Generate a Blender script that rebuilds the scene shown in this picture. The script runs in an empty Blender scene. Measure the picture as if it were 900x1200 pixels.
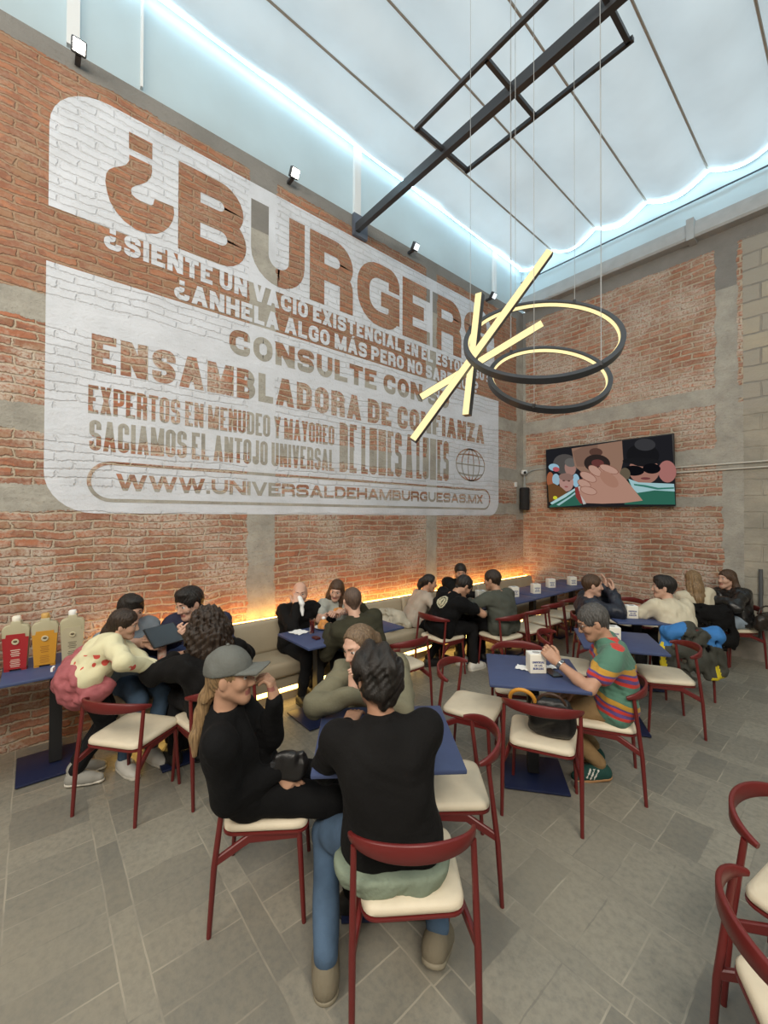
import bpy, bmesh, math, random
import numpy as np
from mathutils import Vector, Matrix
C = bpy.context.scene.collection
rnd = random.Random(7)
PI = math.pi
# ------------------------------------------------------------------ camera
cam_d = bpy.data.cameras.new('camera'); cam = bpy.data.objects.new('camera', cam_d); C.objects.link(cam)
F_PX, PITCH, ROLL, YAW = 484.92, 0.0107883, 0.00290643, 0.868115732
fw = Vector((-math.sin(YAW)*math.cos(PITCH), math.cos(YAW)*math.cos(PITCH), math.sin(PITCH)))
rt = Vector((math.cos(YAW), math.sin(YAW), 0)); up = rt.cross(fw)
r2 = rt*math.cos(ROLL)+up*math.sin(ROLL); u2 = -rt*math.sin(ROLL)+up*math.cos(ROLL)
cam.matrix_world = Matrix(((r2.x, u2.x, -fw.x, 4.362), (r2.y, u2.y, -fw.y, 0), (r2.z, u2.z, -fw.z, 1.85), (0, 0, 0, 1)))
cam_d.sensor_fit = 'HORIZONTAL'; cam_d.sensor_width = 36; cam_d.lens = 36*F_PX/900
cam_d.clip_start = 0.05; cam_d.clip_end = 100
sc = bpy.context.scene; sc.camera = cam
# ------------------------------------------------------------------ sky, exposure
w = bpy.data.worlds.new('sky'); sc.world = w; w.use_nodes = True
bg = w.node_tree.nodes['Background']; bg.inputs[0].default_value = (0.83, 0.95, 1.0, 1); bg.inputs[1].default_value = 1.22
sc.view_settings.view_transform = 'Standard'; sc.view_settings.look = 'None'
sc.view_settings.exposure = 0.0; sc.view_settings.gamma = 1; sc.view_settings.use_curve_mapping = False
sc.cycles.use_denoising = True
sc.cycles.max_bounces = 8; sc.cycles.diffuse_bounces = 4; sc.cycles.transmission_bounces = 6; sc.cycles.transparent_max_bounces = 8
sc.cycles.sample_clamp_indirect = 6
def area(name, loc, target, sx, sy, power, col):
    l = bpy.data.lights.new(name, 'AREA'); l.shape = 'RECTANGLE'; l.size = sx; l.size_y = sy; l.energy = power; l.color = col
    o = bpy.data.objects.new(name, l); C.objects.link(o); o.location = loc
    d = Vector(target)-Vector(loc); o.rotation_euler = d.to_track_quat('-Z', 'Y').to_euler()
    return o
area('fill_light_right', (7.5, -1.2, 5.6), (1.0, 3.2, 1.0), 3.0, 2.0, 360, (1.0, .90, .76))  # unseen area light added right of the camera to brighten the room
area('fill_light_rear', (3.2, -3.6, 5.4), (1.5, 3.5, 0.5), 3.0, 2.0, 220, (1.0, .92, .80))  # second added fill, out of view behind the camera, no real lamp
W_X, W_Y = 0.0, 7.22
# ------------------------------------------------------------------ material helpers
def nodes(m):
    m.use_nodes = True; nt = m.node_tree; return nt, nt.nodes, nt.links
def rgba(c): return (c[0], c[1], c[2], 1)
_mats = {}
def mat(name, col, rough=.55, metal=0, bump=0, bscale=60, var=0, vscale=6, spec=.4, sheen=0, col2=None, stretch=None, emit=None, estr=0, trans=0):
    if name in _mats: return _mats[name]
    m = bpy.data.materials.new(name); nt, N, L = nodes(m); b = N['Principled BSDF']
    b.inputs['Base Color'].default_value = rgba(col); b.inputs['Roughness'].default_value = rough; b.inputs['Metallic'].default_value = metal
    b.inputs['Specular IOR Level'].default_value = spec; b.inputs['Sheen Weight'].default_value = sheen
    b.inputs['Transmission Weight'].default_value = trans
    tc = N.new('ShaderNodeTexCoord'); mp = N.new('ShaderNodeMapping'); L.new(tc.outputs['Object'], mp.inputs[0])
    if stretch: mp.inputs['Scale'].default_value = stretch
    if var or col2:
        n = N.new('ShaderNodeTexNoise'); n.inputs['Scale'].default_value = vscale; n.inputs['Detail'].default_value = 5; L.new(mp.outputs[0], n.inputs[0])
        r = N.new('ShaderNodeValToRGB'); L.new(n.outputs['Fac'], r.inputs[0])
        c2 = col2 or [max(0, c*(1-var)) for c in col]; c1 = col if col2 else [min(1, c*(1+var)) for c in col]
        r.color_ramp.elements[0].position = .33; r.color_ramp.elements[1].position = .67
        r.color_ramp.elements[0].color = rgba(c2); r.color_ramp.elements[1].color = rgba(c1)
        L.new(r.outputs[0], b.inputs['Base Color'])
    if bump:
        n = N.new('ShaderNodeTexNoise'); n.inputs['Scale'].default_value = bscale; n.inputs['Detail'].default_value = 4; L.new(mp.outputs[0], n.inputs[0])
        bp = N.new('ShaderNodeBump'); bp.inputs['Strength'].default_value = bump; bp.inputs['Distance'].default_value = .01
        L.new(n.outputs['Fac'], bp.inputs['Height']); L.new(bp.outputs[0], b.inputs['Normal'])
    if emit:
        b.inputs['Emission Color'].default_value = rgba(emit); b.inputs['Emission Strength'].default_value = estr
    _mats[name] = m; return m
class NB:
    'small node-graph builder'
    def __init__(s, m): s.nt, s.N, s.L = nodes(m); s.b = s.N['Principled BSDF']
    def put(s, sock, v):
        if hasattr(v, 'is_output'): s.L.new(v, sock)
        else: sock.default_value = v
    def math(s, op, a, b=0, c=0, clamp=False):
        n = s.N.new('ShaderNodeMath'); n.operation = op; n.use_clamp = clamp
        for i, v in enumerate((a, b, c)): s.put(n.inputs[i], v)
        return n.outputs[0]
    def mix(s, f, a, b):
        n = s.N.new('ShaderNodeMix'); n.data_type = 'RGBA'; s.put(n.inputs[0], f)
        s.put(n.inputs[6], a if hasattr(a, 'is_output') else rgba(a)); s.put(n.inputs[7], b if hasattr(b, 'is_output') else rgba(b)); return n.outputs[2]
    def noise(s, v, sc_, det=4, rough=.55):
        n = s.N.new('ShaderNodeTexNoise'); n.inputs['Scale'].default_value = sc_; n.inputs['Detail'].default_value = det
        n.inputs['Roughness'].default_value = rough; s.L.new(v, n.inputs[0]); return n.outputs['Fac']
    def ramp(s, f, p0, p1, c0=(0, 0, 0), c1=(1, 1, 1)):
        n = s.N.new('ShaderNodeValToRGB'); s.L.new(f, n.inputs[0]); e = n.color_ramp.elements
        e[0].position = p0; e[1].position = p1; e[0].color = rgba(c0); e[1].color = rgba(c1); return n.outputs[0]
    def comb(s, x, y, z=0):
        n = s.N.new('ShaderNodeCombineXYZ')
        for i, v in enumerate((x, y, z)): s.put(n.inputs[i], v)
        return n.outputs[0]
    def xyz(s):
        tc = s.N.new('ShaderNodeTexCoord'); sp = s.N.new('ShaderNodeSeparateXYZ'); s.L.new(tc.outputs['Object'], sp.inputs[0])
        return tc.outputs['Object'], sp.outputs
    def brick(s, v, bw, rh, mortar, c1, c2, cm, smooth=.3, bias=0.):
        n = s.N.new('ShaderNodeTexBrick'); s.L.new(v, n.inputs[0]); n.inputs['Scale'].default_value = 1
        n.inputs['Brick Width'].default_value = bw; n.inputs['Row Height'].default_value = rh; n.inputs['Mortar Size'].default_value = mortar
        n.inputs['Mortar Smooth'].default_value = smooth; n.inputs['Bias'].default_value = bias
        s.put(n.inputs['Color1'], rgba(c1)); s.put(n.inputs['Color2'], rgba(c2)); s.put(n.inputs['Mortar'], rgba(cm)); return n
    def rect(s, u, v, r):
        a = s.math('MULTIPLY', s.math('GREATER_THAN', u, r[0]), s.math('LESS_THAN', u, r[1]))
        b = s.math('MULTIPLY', s.math('GREATER_THAN', v, r[2]), s.math('LESS_THAN', v, r[3]))
        return s.math('MULTIPLY', a, b)
    def bump(s, h, strength, dist=.01, prev=None):
        n = s.N.new('ShaderNodeBump'); n.inputs['Strength'].default_value = strength; n.inputs['Distance'].default_value = dist
        s.L.new(h, n.inputs['Height'])
        if prev is not None: s.L.new(prev, n.inputs['Normal'])
        return n.outputs[0]
LEFT_CONCRETE = [(-9, 8, 5.63, 7), (-9, 8, 3.43, 3.66), (-9, 8, 2.53, 2.75), (-9, 8, 1.89, 2.10), (1.76, 2.08, -1, 6), (4.53, 4.76, -1, 6), (6.98, 8, 1.8, 6)]
BACK_CONCRETE = [(-1, 12, 5.58, 7), (-1, 3.05, 3.42, 3.66), (-1, 3.2, 2.60, 2.82), (1.2, 3.1, 2.00, 2.15), (-1, .7, 2.5, 2.72), (2.96, 3.2, 2.5, 7), (3.03, 3.30, -1, 3.4), (-1, .06, 1.9, 6), (3.0, 12, 3.45, 3.62)]
def wall_mat(name, axis, conc, paint=False, blocks=None):
    m = bpy.data.materials.new(name); g = NB(m); obj, s = g.xyz()
    u = s['Y'] if axis == 'Y' else s['X']; v = s['Z']
    base = g.comb(u, v, 0)
    nz = g.noise(base, 5, 3); nz2 = g.noise(base, 38, 4, .65); big = g.noise(base, .8, 5, .6); mid = g.noise(base, 2.6, 5, .62)
    nlow = g.noise(base, 1.7, 2)
    du = g.math('MULTIPLY_ADD', nz, .09, g.math('MULTIPLY_ADD', nz2, .04, -.065))
    dv = g.math('MULTIPLY_ADD', nz2, .030, g.math('MULTIPLY_ADD', nz, .036, g.math('MULTIPLY_ADD', nlow, .09, -.078)))
    bu = g.math('ADD', u, du); bv = g.math('ADD', v, dv); bvec = g.comb(bu, bv, 0)
    rh, bw, ms = (.084, .27, .017) if axis == 'X' else (.072, .265, .013)
    br = g.brick(bvec, bw, rh, ms, (.43, .17, .095), (.31, .145, .095), (.46, .38, .285), .7)
    fac = br.outputs['Fac']; col = br.outputs['Color']
    # individual bricks run from ochre and grey to dark burnt
    kiln = g.noise(g.comb(g.math('MULTIPLY', bu, 3.8), g.math('DIVIDE', bv, rh), 3), 1.1, 1)
    notm = g.math('SUBTRACT', 1, fac, clamp=True)
    if axis == 'Y':   # the upper courses are pointed with a browner, thinner mortar
        upz = g.math('GREATER_THAN', v, 3.45); col = g.mix(g.math('MULTIPLY', g.math('MULTIPLY', fac, upz), .75), col, (.30, .21, .14)); col = g.mix(g.math('MULTIPLY', upz, .35), col, (.34, .165, .085))
    col = g.mix(g.math('MULTIPLY', g.ramp(kiln, .53, .66), g.math('MULTIPLY', notm, .75)), col, (.50, .33, .18))
    col = g.mix(g.math('MULTIPLY', g.ramp(kiln, .46, .36), g.math('MULTIPLY', notm, .6)), col, (.22, .10, .07))
    # lime dust and old plaster in broad patches
    dust = g.math('MULTIPLY', g.ramp(mid, .36, .66), .85 if axis == 'X' else g.math('MULTIPLY_ADD', g.math('LESS_THAN', v, 3.4), .30, .45))
    lime = g.noise(base, 1.25, 6, .68); lm = g.math('MULTIPLY', g.ramp(lime, .46, .58), g.ramp(nz2, .38, .56))
    lowz = g.math('LESS_THAN', v, 3.42 if axis == 'Y' else 9)
    col = g.mix(g.math('MULTIPLY', dust, g.ramp(nz2, .35, .62)), col, (.50, .40, .31))
    col = g.mix(g.math('MULTIPLY', lm, g.math('MULTIPLY', lowz, .8)), col, (.56, .49, .42))
    plaster = g.math('MULTIPLY', g.ramp(big, .57, .68), g.ramp(nz2, .40, .55))
    low = g.math('LESS_THAN', v, 3.4); col = g.mix(g.math('MULTIPLY', plaster, g.math('MULTIPLY', low, .6)), col, (.46, .41, .34))
    col = g.mix(g.math('MULTIPLY', g.ramp(nz2, .58, .75), .3), col, (.19, .11, .08))
    # concrete bands and posts with ragged edges
    eu = g.math('ADD', u, g.math('MULTIPLY_ADD', nz, .10, g.math('MULTIPLY_ADD', nz2, .05, -.075)))
    ev = g.math('ADD', v, g.math('MULTIPLY_ADD', nz, .07, g.math('MULTIPLY_ADD', nz2, .05, -.06)))
    cm = None
    for r in conc:
        k = g.rect(eu, ev, r); cm = k if cm is None else g.math('MAXIMUM', cm, k)
    ccol = g.mix(g.ramp(g.noise(base, 3.2, 6, .7), .35, .68), (.30, .285, .25), (.44, .42, .37))
    ccol = g.mix(g.math('GREATER_THAN', v, 5.0), ccol, g.mix(mid, (.16, .155, .145), (.30, .285, .265)))
    ccol = g.mix(g.math('MULTIPLY', g.ramp(nz2, .55, .72), .5), ccol, (.2, .19, .17))
    if blocks:
        bb = g.brick(g.comb(g.math('ADD', u, g.math('MULTIPLY', nz, .03)), g.math('ADD', v, g.math('MULTIPLY', nz, .04))), .46, .215, .012, (.42, .375, .29), (.33, .31, .27), (.25, .235, .21), .3)
        bm_ = g.math('GREATER_THAN', g.math('ADD', u, g.math('MULTIPLY', nz2, .03)), blocks)
        bc = g.mix(g.math('MULTIPLY', g.ramp(mid, .4, .66), .6), bb.outputs['Color'], (.36, .33, .28))
        bc = g.mix(g.math('LESS_THAN', v, 3.3), bc, g.mix(g.ramp(mid, .4, .7), (.30, .28, .235), (.42, .38, .31)))
        col = g.mix(bm_, col, bc); fac = g.math('ADD', g.math('MULTIPLY', fac, g.math('SUBTRACT', 1, bm_)), g.math('MULTIPLY', bb.outputs['Fac'], bm_))
        cm = g.math('MULTIPLY', cm, g.math('SUBTRACT', 1, g.math('MULTIPLY', bm_, g.math('LESS_THAN', v, 5.4))))
        bb2 = g.math('MULTIPLY', bm_, g.math('LESS_THAN', v, 3.3))
    col = g.mix(cm, col, ccol)
    rec = g.math('MULTIPLY', fac, g.math('SUBTRACT', 1, cm))
    h = g.math('ADD', g.math('MULTIPLY_ADD', rec, -1.0, g.math('MULTIPLY', nz2, .55)), g.math('MULTIPLY', kiln, .5))
    h = g.math('ADD', h, g.math('MULTIPLY', cm, .5))
    if paint:
        pc = g.mix(g.ramp(mid, .35, .7), (.67, .70, .76), (.56, .585, .63))
        pc = g.mix(g.math('MULTIPLY', rec, g.math('MULTIPLY', g.ramp(nz2, .38, .62), .30)), pc, (.42, .40, .39))
        wear = g.math('MULTIPLY', g.ramp(nz2, .60, .70), g.ramp(g.noise(base, 1.3, 5, .65), .52, .66))
        wear = g.math('MULTIPLY', wear, g.math('LESS_THAN', v, 3.6))
        col = g.mix(g.math('MULTIPLY', wear, .8), pc, col)
    g.L.new(col, g.b.inputs['Base Color']); g.b.inputs['Roughness'].default_value = .9; g.b.inputs['Specular IOR Level'].default_value = .15
    g.L.new(g.bump(h, .8 if not paint else .6, .016), g.b.inputs['Normal'])
    return m
M_LEFT = wall_mat('exposed_brick_left', 'Y', LEFT_CONCRETE)
M_PAINT = wall_mat('white_paint_on_brick', 'Y', LEFT_CONCRETE, paint=True)
M_BACK = wall_mat('exposed_brick_back', 'X', BACK_CONCRETE, blocks=3.27)
def floor_mat():
    m = bpy.data.materials.new('stone_paving'); g = NB(m); obj, s = g.xyz()
    x, y = s['X'], s['Y']; nz = g.noise(obj, 4, 4); n2 = g.noise(obj, 30, 5, .65); big = g.noise(obj, .7, 4); mid = g.noise(obj, 2.2, 4)
    x = g.math('ADD', x, g.math('MULTIPLY_ADD', nz, .016, -.008)); y = g.math('ADD', y, g.math('MULTIPLY_ADD', nz, .014, -.007))
    yy = g.math('DIVIDE', g.math('SUBTRACT', y, .28), .47); row = g.math('FLOOR', yy); f = g.math('FRACT', yy)
    narrow = g.math('LESS_THAN', f, .215)
    off = g.math('FRACT', g.math('MULTIPLY', g.math('SINE', g.math('MULTIPLY', row, 12.99)), 43.7))
    def cells(width, seed):
        a = g.math('ADD', g.math('DIVIDE', x, width), g.math('MULTIPLY', off, seed)); fr = g.math('FRACT', a)
        e = g.math('MULTIPLY', g.math('MINIMUM', fr, g.math('SUBTRACT', 1, fr)), width)
        wn = g.N.new('ShaderNodeTexWhiteNoise'); wn.noise_dimensions = '2D'; g.L.new(g.comb(g.math('FLOOR', a), g.math('MULTIPLY_ADD', row, 3.1, seed), 0), wn.inputs['Vector'])
        return e, wn.outputs['Value']
    e1, r1 = cells(.19, 7.3); e2, r2_ = cells(.52, 3.7)
    # a mid joint in some of the long slabs
    fw_ = g.math('MULTIPLY', g.math('SUBTRACT', f, .215), .47); ew = g.math('MINIMUM', fw_, g.math('SUBTRACT', .369, fw_))
    en = g.math('MULTIPLY', g.math('MINIMUM', f, g.math('SUBTRACT', .215, f)), .47)
    ea = g.math('MINIMUM', e1, ew); eb = g.math('MINIMUM', e2, en)
    e = g.math('ADD', g.math('MULTIPLY', narrow, eb), g.math('MULTIPLY', g.math('SUBTRACT', 1, narrow), ea))
    r = g.math('ADD', g.math('MULTIPLY', narrow, r2_), g.math('MULTIPLY', g.math('SUBTRACT', 1, narrow), r1))
    joint = g.math('LESS_THAN', e, g.math('MULTIPLY_ADD', n2, .006, .0005))
    c = g.mix(g.ramp(r, .05, .95), (.165, .158, .135), (.285, .265, .215))
    c = g.mix(g.math('MULTIPLY', g.ramp(mid, .35, .7), .6), c, (.235, .215, .17))
    c = g.mix(g.math('MULTIPLY', g.ramp(n2, .42, .7), .55), c, (.13, .13, .12))
    c = g.mix(g.math('MULTIPLY', g.ramp(big, .45, .65), .3), c, (.33, .29, .215))
    jc = g.mix(g.ramp(mid, .42, .6), (.17, .16, .135), (.42, .38, .30))
    c = g.mix(g.math('MULTIPLY', joint, .65), c, jc)
    g.L.new(c, g.b.inputs['Base Color']); g.L.new(g.ramp(n2, .2, .8, (.38,)*3, (.62,)*3), g.b.inputs['Roughness'])
    h = g.math('ADD', g.math('MULTIPLY', n2, .5), g.math('MULTIPLY', joint, -.6)); g.L.new(g.bump(h, .35, .008), g.b.inputs['Normal'])
    return m
M_FLOOR = floor_mat()
def fabric_mat(name, col, tr=.75, wr=0):
    m = bpy.data.materials.new(name); nt, N, L = nodes(m); N.remove(N['Principled BSDF']); out = N['Material Output']
    d = N.new('ShaderNodeBsdfDiffuse'); t = N.new('ShaderNodeBsdfTranslucent'); mx = N.new('ShaderNodeMixShader'); mx.inputs[0].default_value = tr
    tc = N.new('ShaderNodeTexCoord'); n = N.new('ShaderNodeTexNoise'); n.inputs['Scale'].default_value = 1.1; n.inputs['Detail'].default_value = 4; L.new(tc.outputs['Object'], n.inputs[0])
    r = N.new('ShaderNodeValToRGB'); L.new(n.outputs['Fac'], r.inputs[0]); r.color_ramp.elements[0].position = .3; r.color_ramp.elements[1].position = .7
    r.color_ramp.elements[0].color = rgba([c*.80 for c in col]); r.color_ramp.elements[1].color = rgba(col)
    L.new(r.outputs[0], t.inputs[0]); d.inputs[0].default_value = rgba([min(1, c*1.0) for c in col]); L.new(d.outputs[0], mx.inputs[1]); L.new(t.outputs[0], mx.inputs[2]); L.new(mx.outputs[0], out.inputs[0])
    return m
M_CANOPY = fabric_mat('white_awning_fabric', (.78, .83, .85), .66)
M_SHEET = fabric_mat('frosted_side_sheet', (.70, .79, .82), .55)
def emit_mat(name, col, s):
    m = bpy.data.materials.new(name); nt, N, L = nodes(m); N.remove(N['Principled BSDF']); e = N.new('ShaderNodeEmission')
    e.inputs[0].default_value = rgba(col); e.inputs[1].default_value = s; L.new(e.outputs[0], N['Material Output'].inputs[0]); return m
M_LEDW = emit_mat('cool_white_led', (.55, .84, 1.0), 20)
M_LEDA = emit_mat('amber_led', (1.0, .44, .075), 30)
M_LEDY = emit_mat('golden_led', (1.0, .60, .15), 9)
M_LAMP = emit_mat('warm_lamp_strip', (1.0, .83, .42), 1.25)
M_FLOODW = emit_mat('floodlight_lens_lit', (1, .93, .78), 22)
M_FLOODD = emit_mat('floodlight_lens_dim', (.9, .95, 1), 1.6)
M_RED = mat('oxblood_painted_steel', (.125, .013, .012), .38, bump=.05, bscale=300, spec=.5)
M_CREAM = mat('cream_leatherette', (.66, .58, .44), .55, bump=.1, bscale=250, var=.06, vscale=9)
M_BLUE = mat('blue_laminate', (.046, .066, .150), .48, var=.05, vscale=12, spec=.45)
M_BLUEM = mat('dark_blue_steel', (.012, .018, .055), .4)
M_BLKM = mat('black_steel', (.014, .014, .015), .45)
M_DGREY = mat('charcoal_steel', (.055, .058, .065), .4, metal=.3)
M_WHITEM = mat('white_painted_steel', (.72, .74, .75), .5)
M_GUT = mat('pale_grey_steel', (.40, .42, .43), .5, var=.08)
M_BENCH = mat('taupe_leatherette', (.36, .30, .21), .5, bump=.12, bscale=120, var=.07, vscale=3)
M_BENCHP = mat('taupe_bench_panel', (.33, .275, .19), .6)
M_BAR = mat('bronze_canopy_bar', (.40, .34, .28), .5)
M_WIRE = mat('grey_wire', (.35, .37, .38), .5)
M_PAPER = mat('white_paper', (.80, .80, .78), .7)
M_CARD = mat('cream_card', (.78, .74, .64), .7)
M_INK = mat('blue_ink', (.05, .07, .22), .7)
# ------------------------------------------------------------------ object helpers
def tag(o, label=None, cat=None, group=None, kind=None):
    if label: o['label'] = label
    if cat: o['category'] = cat
    if group: o['group'] = group
    if kind: o['kind'] = kind
    return o
def thing(name, label, cat, loc=(0, 0, 0), rz=0, group=None):
    o = bpy.data.objects.new(name, None); C.objects.link(o); o.location = loc; o.rotation_euler = (0, 0, rz); o.empty_display_size = .1
    return tag(o, label, cat, group)
def copy_tree(o, parent=None):
    c = o.copy(); C.objects.link(c)
    if parent: c.parent = parent
    for ch in list(o.children): copy_tree(ch, c)
    return c
class MB:
    'collects shapes, then links them as one mesh object'
    def __init__(s): s.v = []; s.f = []; s.m = []
    def add(s, vs, fs, mi=0):
        o = len(s.v); s.v += [tuple(v) for v in vs]; s.f += [tuple(i+o for i in f) for f in fs]; s.m += [mi]*len(fs); return s
    def box(s, c, d, rz=0, mi=0, R=None):
        hx, hy, hz = d[0]/2, d[1]/2, d[2]/2
        R = R or Matrix.Rotation(rz, 3, 'Z'); c = Vector(c)
        vs = [c+R@Vector((x*hx, y*hy, z*hz)) for x, y, z in ((-1, -1, -1), (1, -1, -1), (1, 1, -1), (-1, 1, -1), (-1, -1, 1), (1, -1, 1), (1, 1, 1), (-1, 1, 1))]
        return s.add(vs, [(0, 3, 2, 1), (4, 5, 6, 7), (0, 1, 5, 4), (1, 2, 6, 5), (2, 3, 7, 6), (3, 0, 4, 7)], mi)
    def rbox(s, c, d, r, rz=0, mi=0, n=3, R=None):
        'box with rounded edges'
        bm = bmesh.new(); bmesh.ops.create_cube(bm, size=1); bmesh.ops.scale(bm, vec=d, verts=bm.verts)
        bmesh.ops.bevel(bm, geom=bm.edges[:], offset=r, segments=n, profile=.5, affect='EDGES')
        R = R or Matrix.Rotation(rz, 3, 'Z'); c = Vector(c); bm.verts.index_update()
        s.add([c+R@v.co for v in bm.verts], [[v.index for v in f.verts] for f in bm.faces], mi); bm.free(); return s
    def tube(s, pts, r, n=8, mi=0, cap=True, flat=None, up=None, closed=False):
        'sweep a circle or, with flat=(w,h), a rectangle-ish section along pts; r may be a list'
        P = [Vector(p) for p in pts]; k = len(P); rs = r if isinstance(r, (list, tuple)) else [r]*k
        rings = []; ref = Vector(up) if up else None
        for i, p in enumerate(P):
            a = P[(i-1) % k] if closed else P[max(i-1, 0)]; b = P[(i+1) % k] if closed else P[min(i+1, k-1)]
            t = (b-a).normalized()
            if ref is None: ref = Vector((0, 0, 1)) if abs(t.z) < .9 else Vector((1, 0, 0))
            x = t.cross(ref)
            if x.length < 1e-5: x = t.cross(Vector((1, 0, 0)))
            x.normalize(); y = x.cross(t).normalized()
            if not up: ref = y
            if flat:
                fl = flat[i] if isinstance(flat, list) else flat; hw, hh = fl[0]/2, fl[1]/2; c_ = min(hw, hh)*.45
                sec = [(hw, -hh+c_), (hw, hh-c_), (hw-c_, hh), (-hw+c_, hh), (-hw, hh-c_), (-hw, -hh+c_), (-hw+c_, -hh), (hw-c_, -hh)]
                rings.append([p+x*u+y*v for u, v in sec])
            else: rings.append([p+(x*math.cos(2*PI*j/n)+y*math.sin(2*PI*j/n))*rs[i] for j in range(n)])
        n = len(rings[0]); vs = [v for R_ in rings for v in R_]; fs = []
        for i in range(k if closed else k-1):
            i2 = (i+1) % k
            for j in range(n): fs.append((i*n+j, i*n+(j+1) % n, i2*n+(j+1) % n, i2*n+j))
        if cap and not closed: fs += [tuple(range(n))[::-1], tuple((k-1)*n+j for j in range(n))]
        return s.add(vs, fs, mi)
    def lathe(s, prof, c=(0, 0, 0), n=20, mi=0, R=None):
        R = R or Matrix.Identity(3); c = Vector(c); vs = []; fs = []
        for r, z in prof: vs += [c+R@Vector((r*math.cos(2*PI*j/n), r*math.sin(2*PI*j/n), z)) for j in range(n)]
        for i in range(len(prof)-1):
            for j in range(n): fs.append((i*n+j, i*n+(j+1) % n, (i+1)*n+(j+1) % n, (i+1)*n+j))
        fs += [tuple(range(n))[::-1], tuple((len(prof)-1)*n+j for j in range(n))]
        return s.add(vs, fs, mi)
    def prism(s, poly, f0, f1, mi=0):
        'extrude polygon: f0/f1 map (u,v) to 3-D points of the two faces'
        n = len(poly); vs = [f0(*p) for p in poly]+[f1(*p) for p in poly]
        return s.add(vs, [tuple(range(n))[::-1], tuple(range(n, 2*n))]+[(i, (i+1) % n, n+(i+1) % n, n+i) for i in range(n)], mi)
    def ball(s, c, r, mi=0, n=12, R=None):
        rr = r if isinstance(r, (tuple, list)) else (r, r, r); R = R or Matrix.Identity(3); c = Vector(c); vs = []; fs = []; m = n//2+1
        for i in range(m+1):
            a = PI*i/m
            for j in range(n):
                vs.append(c+R@Vector((rr[0]*math.sin(a)*math.cos(2*PI*j/n), rr[1]*math.sin(a)*math.sin(2*PI*j/n), -rr[2]*math.cos(a))))
        for i in range(m):
            for j in range(n): fs.append((i*n+j, i*n+(j+1) % n, (i+1)*n+(j+1) % n, (i+1)*n+j))
        return s.add(vs, fs, mi)
    def build(s, name, mats, parent=None, smooth=True, angle=40, bevel=0):
        me = bpy.data.meshes.new(name); me.from_pydata(s.v, [], s.f)
        for m in (mats if isinstance(mats, (list, tuple)) else [mats]): me.materials.append(m)
        me.polygons.foreach_set('material_index', s.m)
        bm = bmesh.new(); bm.from_mesh(me); bmesh.ops.remove_doubles(bm, verts=bm.verts, dist=1e-5); bmesh.ops.recalc_face_normals(bm, faces=bm.faces)
        if bevel: bmesh.ops.bevel(bm, geom=[e for e in bm.edges if len(e.link_faces) == 2 and e.calc_face_angle(0) > .7], offset=bevel, segments=2, profile=.5, affect='EDGES')
        if smooth:
            for f in bm.faces: f.smooth = True
            for e in bm.edges:
                if len(e.link_faces) == 2 and e.calc_face_angle(0) > math.radians(angle): e.smooth = False
        bm.to_mesh(me); bm.free(); me.update()
        o = bpy.data.objects.new(name, me); C.objects.link(o)
        if parent: o.parent = parent
        return o
def struct(name, mb, m, **k):
    o = mb.build(name, m, **k); o['kind'] = 'structure'; return o
def V(*a): return Vector(a)
# ------------------------------------------------------------------ the setting
struct('floor', MB().box((5, 1, -.05), (11, 13, .1)), M_FLOOR, smooth=False)
struct('wall_left', MB().box((-.15, 1, 2.87), (.3, 13, 5.84)), M_LEFT, smooth=False)
struct('wall_back', MB().box((5, W_Y+.15, 2.9), (10.6, .3, 5.8)), M_BACK, smooth=False)
struct('wall_right', MB().box((10.4, 1, 3.4), (.2, 13, 6.9)), mat('plain_plaster', (.42, .40, .36), .9), smooth=False)
struct('wall_rear', MB().box((5, -5.4, 3.4), (11, .2, 6.9)), mat('plain_plaster', (.42, .40, .36), .9), smooth=False)
# low plinth of stone at the foot of the back wall
struct('baseboard_back', MB().box((6.3, W_Y-.03, .12), (6.6, .08, .24)), mat('stone_plinth', (.22, .20, .17), .8, bump=.4, bscale=20, var=.2), smooth=False)
def canopy():
    mb = MB(); nx, ny = 12, 30; x0, pitch = -.12, .76; xs = []
    cols = []
    for b in range(14):
        for i in range(nx): cols.append((x0+pitch*(b+i/nx), math.sin(PI*i/nx)))
    cols.append((x0+pitch*14, 0)); vs = []
    for j in range(ny+1):
        y = -5.3+12.46*j/ny
        for x, sg in cols:
            vs.append((x, y, 6.87-.026*y-.15*sg+.02*math.sin(y*3.1+x*2.3)*sg+.012*math.sin(y*7.3-x*4.1)*sg))
    n = len(cols); fs = [(j*n+i, j*n+i+1, (j+1)*n+i+1, (j+1)*n+i) for j in range(ny) for i in range(n-1)]
    mb.add(vs, fs); o = mb.build('ceiling', M_CANOPY, angle=35); o['kind'] = 'structure'
    for b in range(1, 14):
        x = x0+pitch*b; pts = []
        for j in range(13):
            y = -5.2+12.34*j/12; pts.append((x, y, 6.855-.026*y))
        t = MB().tube(pts, .013, 6).build('canopy_bar', M_BAR)
        k = ['first', 'second', 'third', 'fourth', 'fifth', 'sixth', 'seventh', 'eighth', 'ninth', 'tenth', 'eleventh', 'twelfth', 'thirteenth'][b-1]
        tag(t, 'thin bronze bar under the white ceiling fabric, %s from the lettered wall' % k, 'ceiling bar', 'bars under the ceiling fabric')
    led = []
    for x, sg in cols:
        led.append((x, 7.10, 6.66-.15*sg))
    tag(MB().tube([p for p in led if p[0] > -.0], .014, 6).build('led_strip', M_LEDW), 'scalloped cool white light strip along the end of the ceiling fabric above back wall', 'light strip')
    tag(MB().tube([(.05, -5, 6.86), (.05, 5.6, 6.62), (.05, 7.05, 6.57)], .014, 6).build('led_strip', M_LEDW), 'straight bluish light strip along the ceiling edge above the lettered wall', 'light strip')
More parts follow.
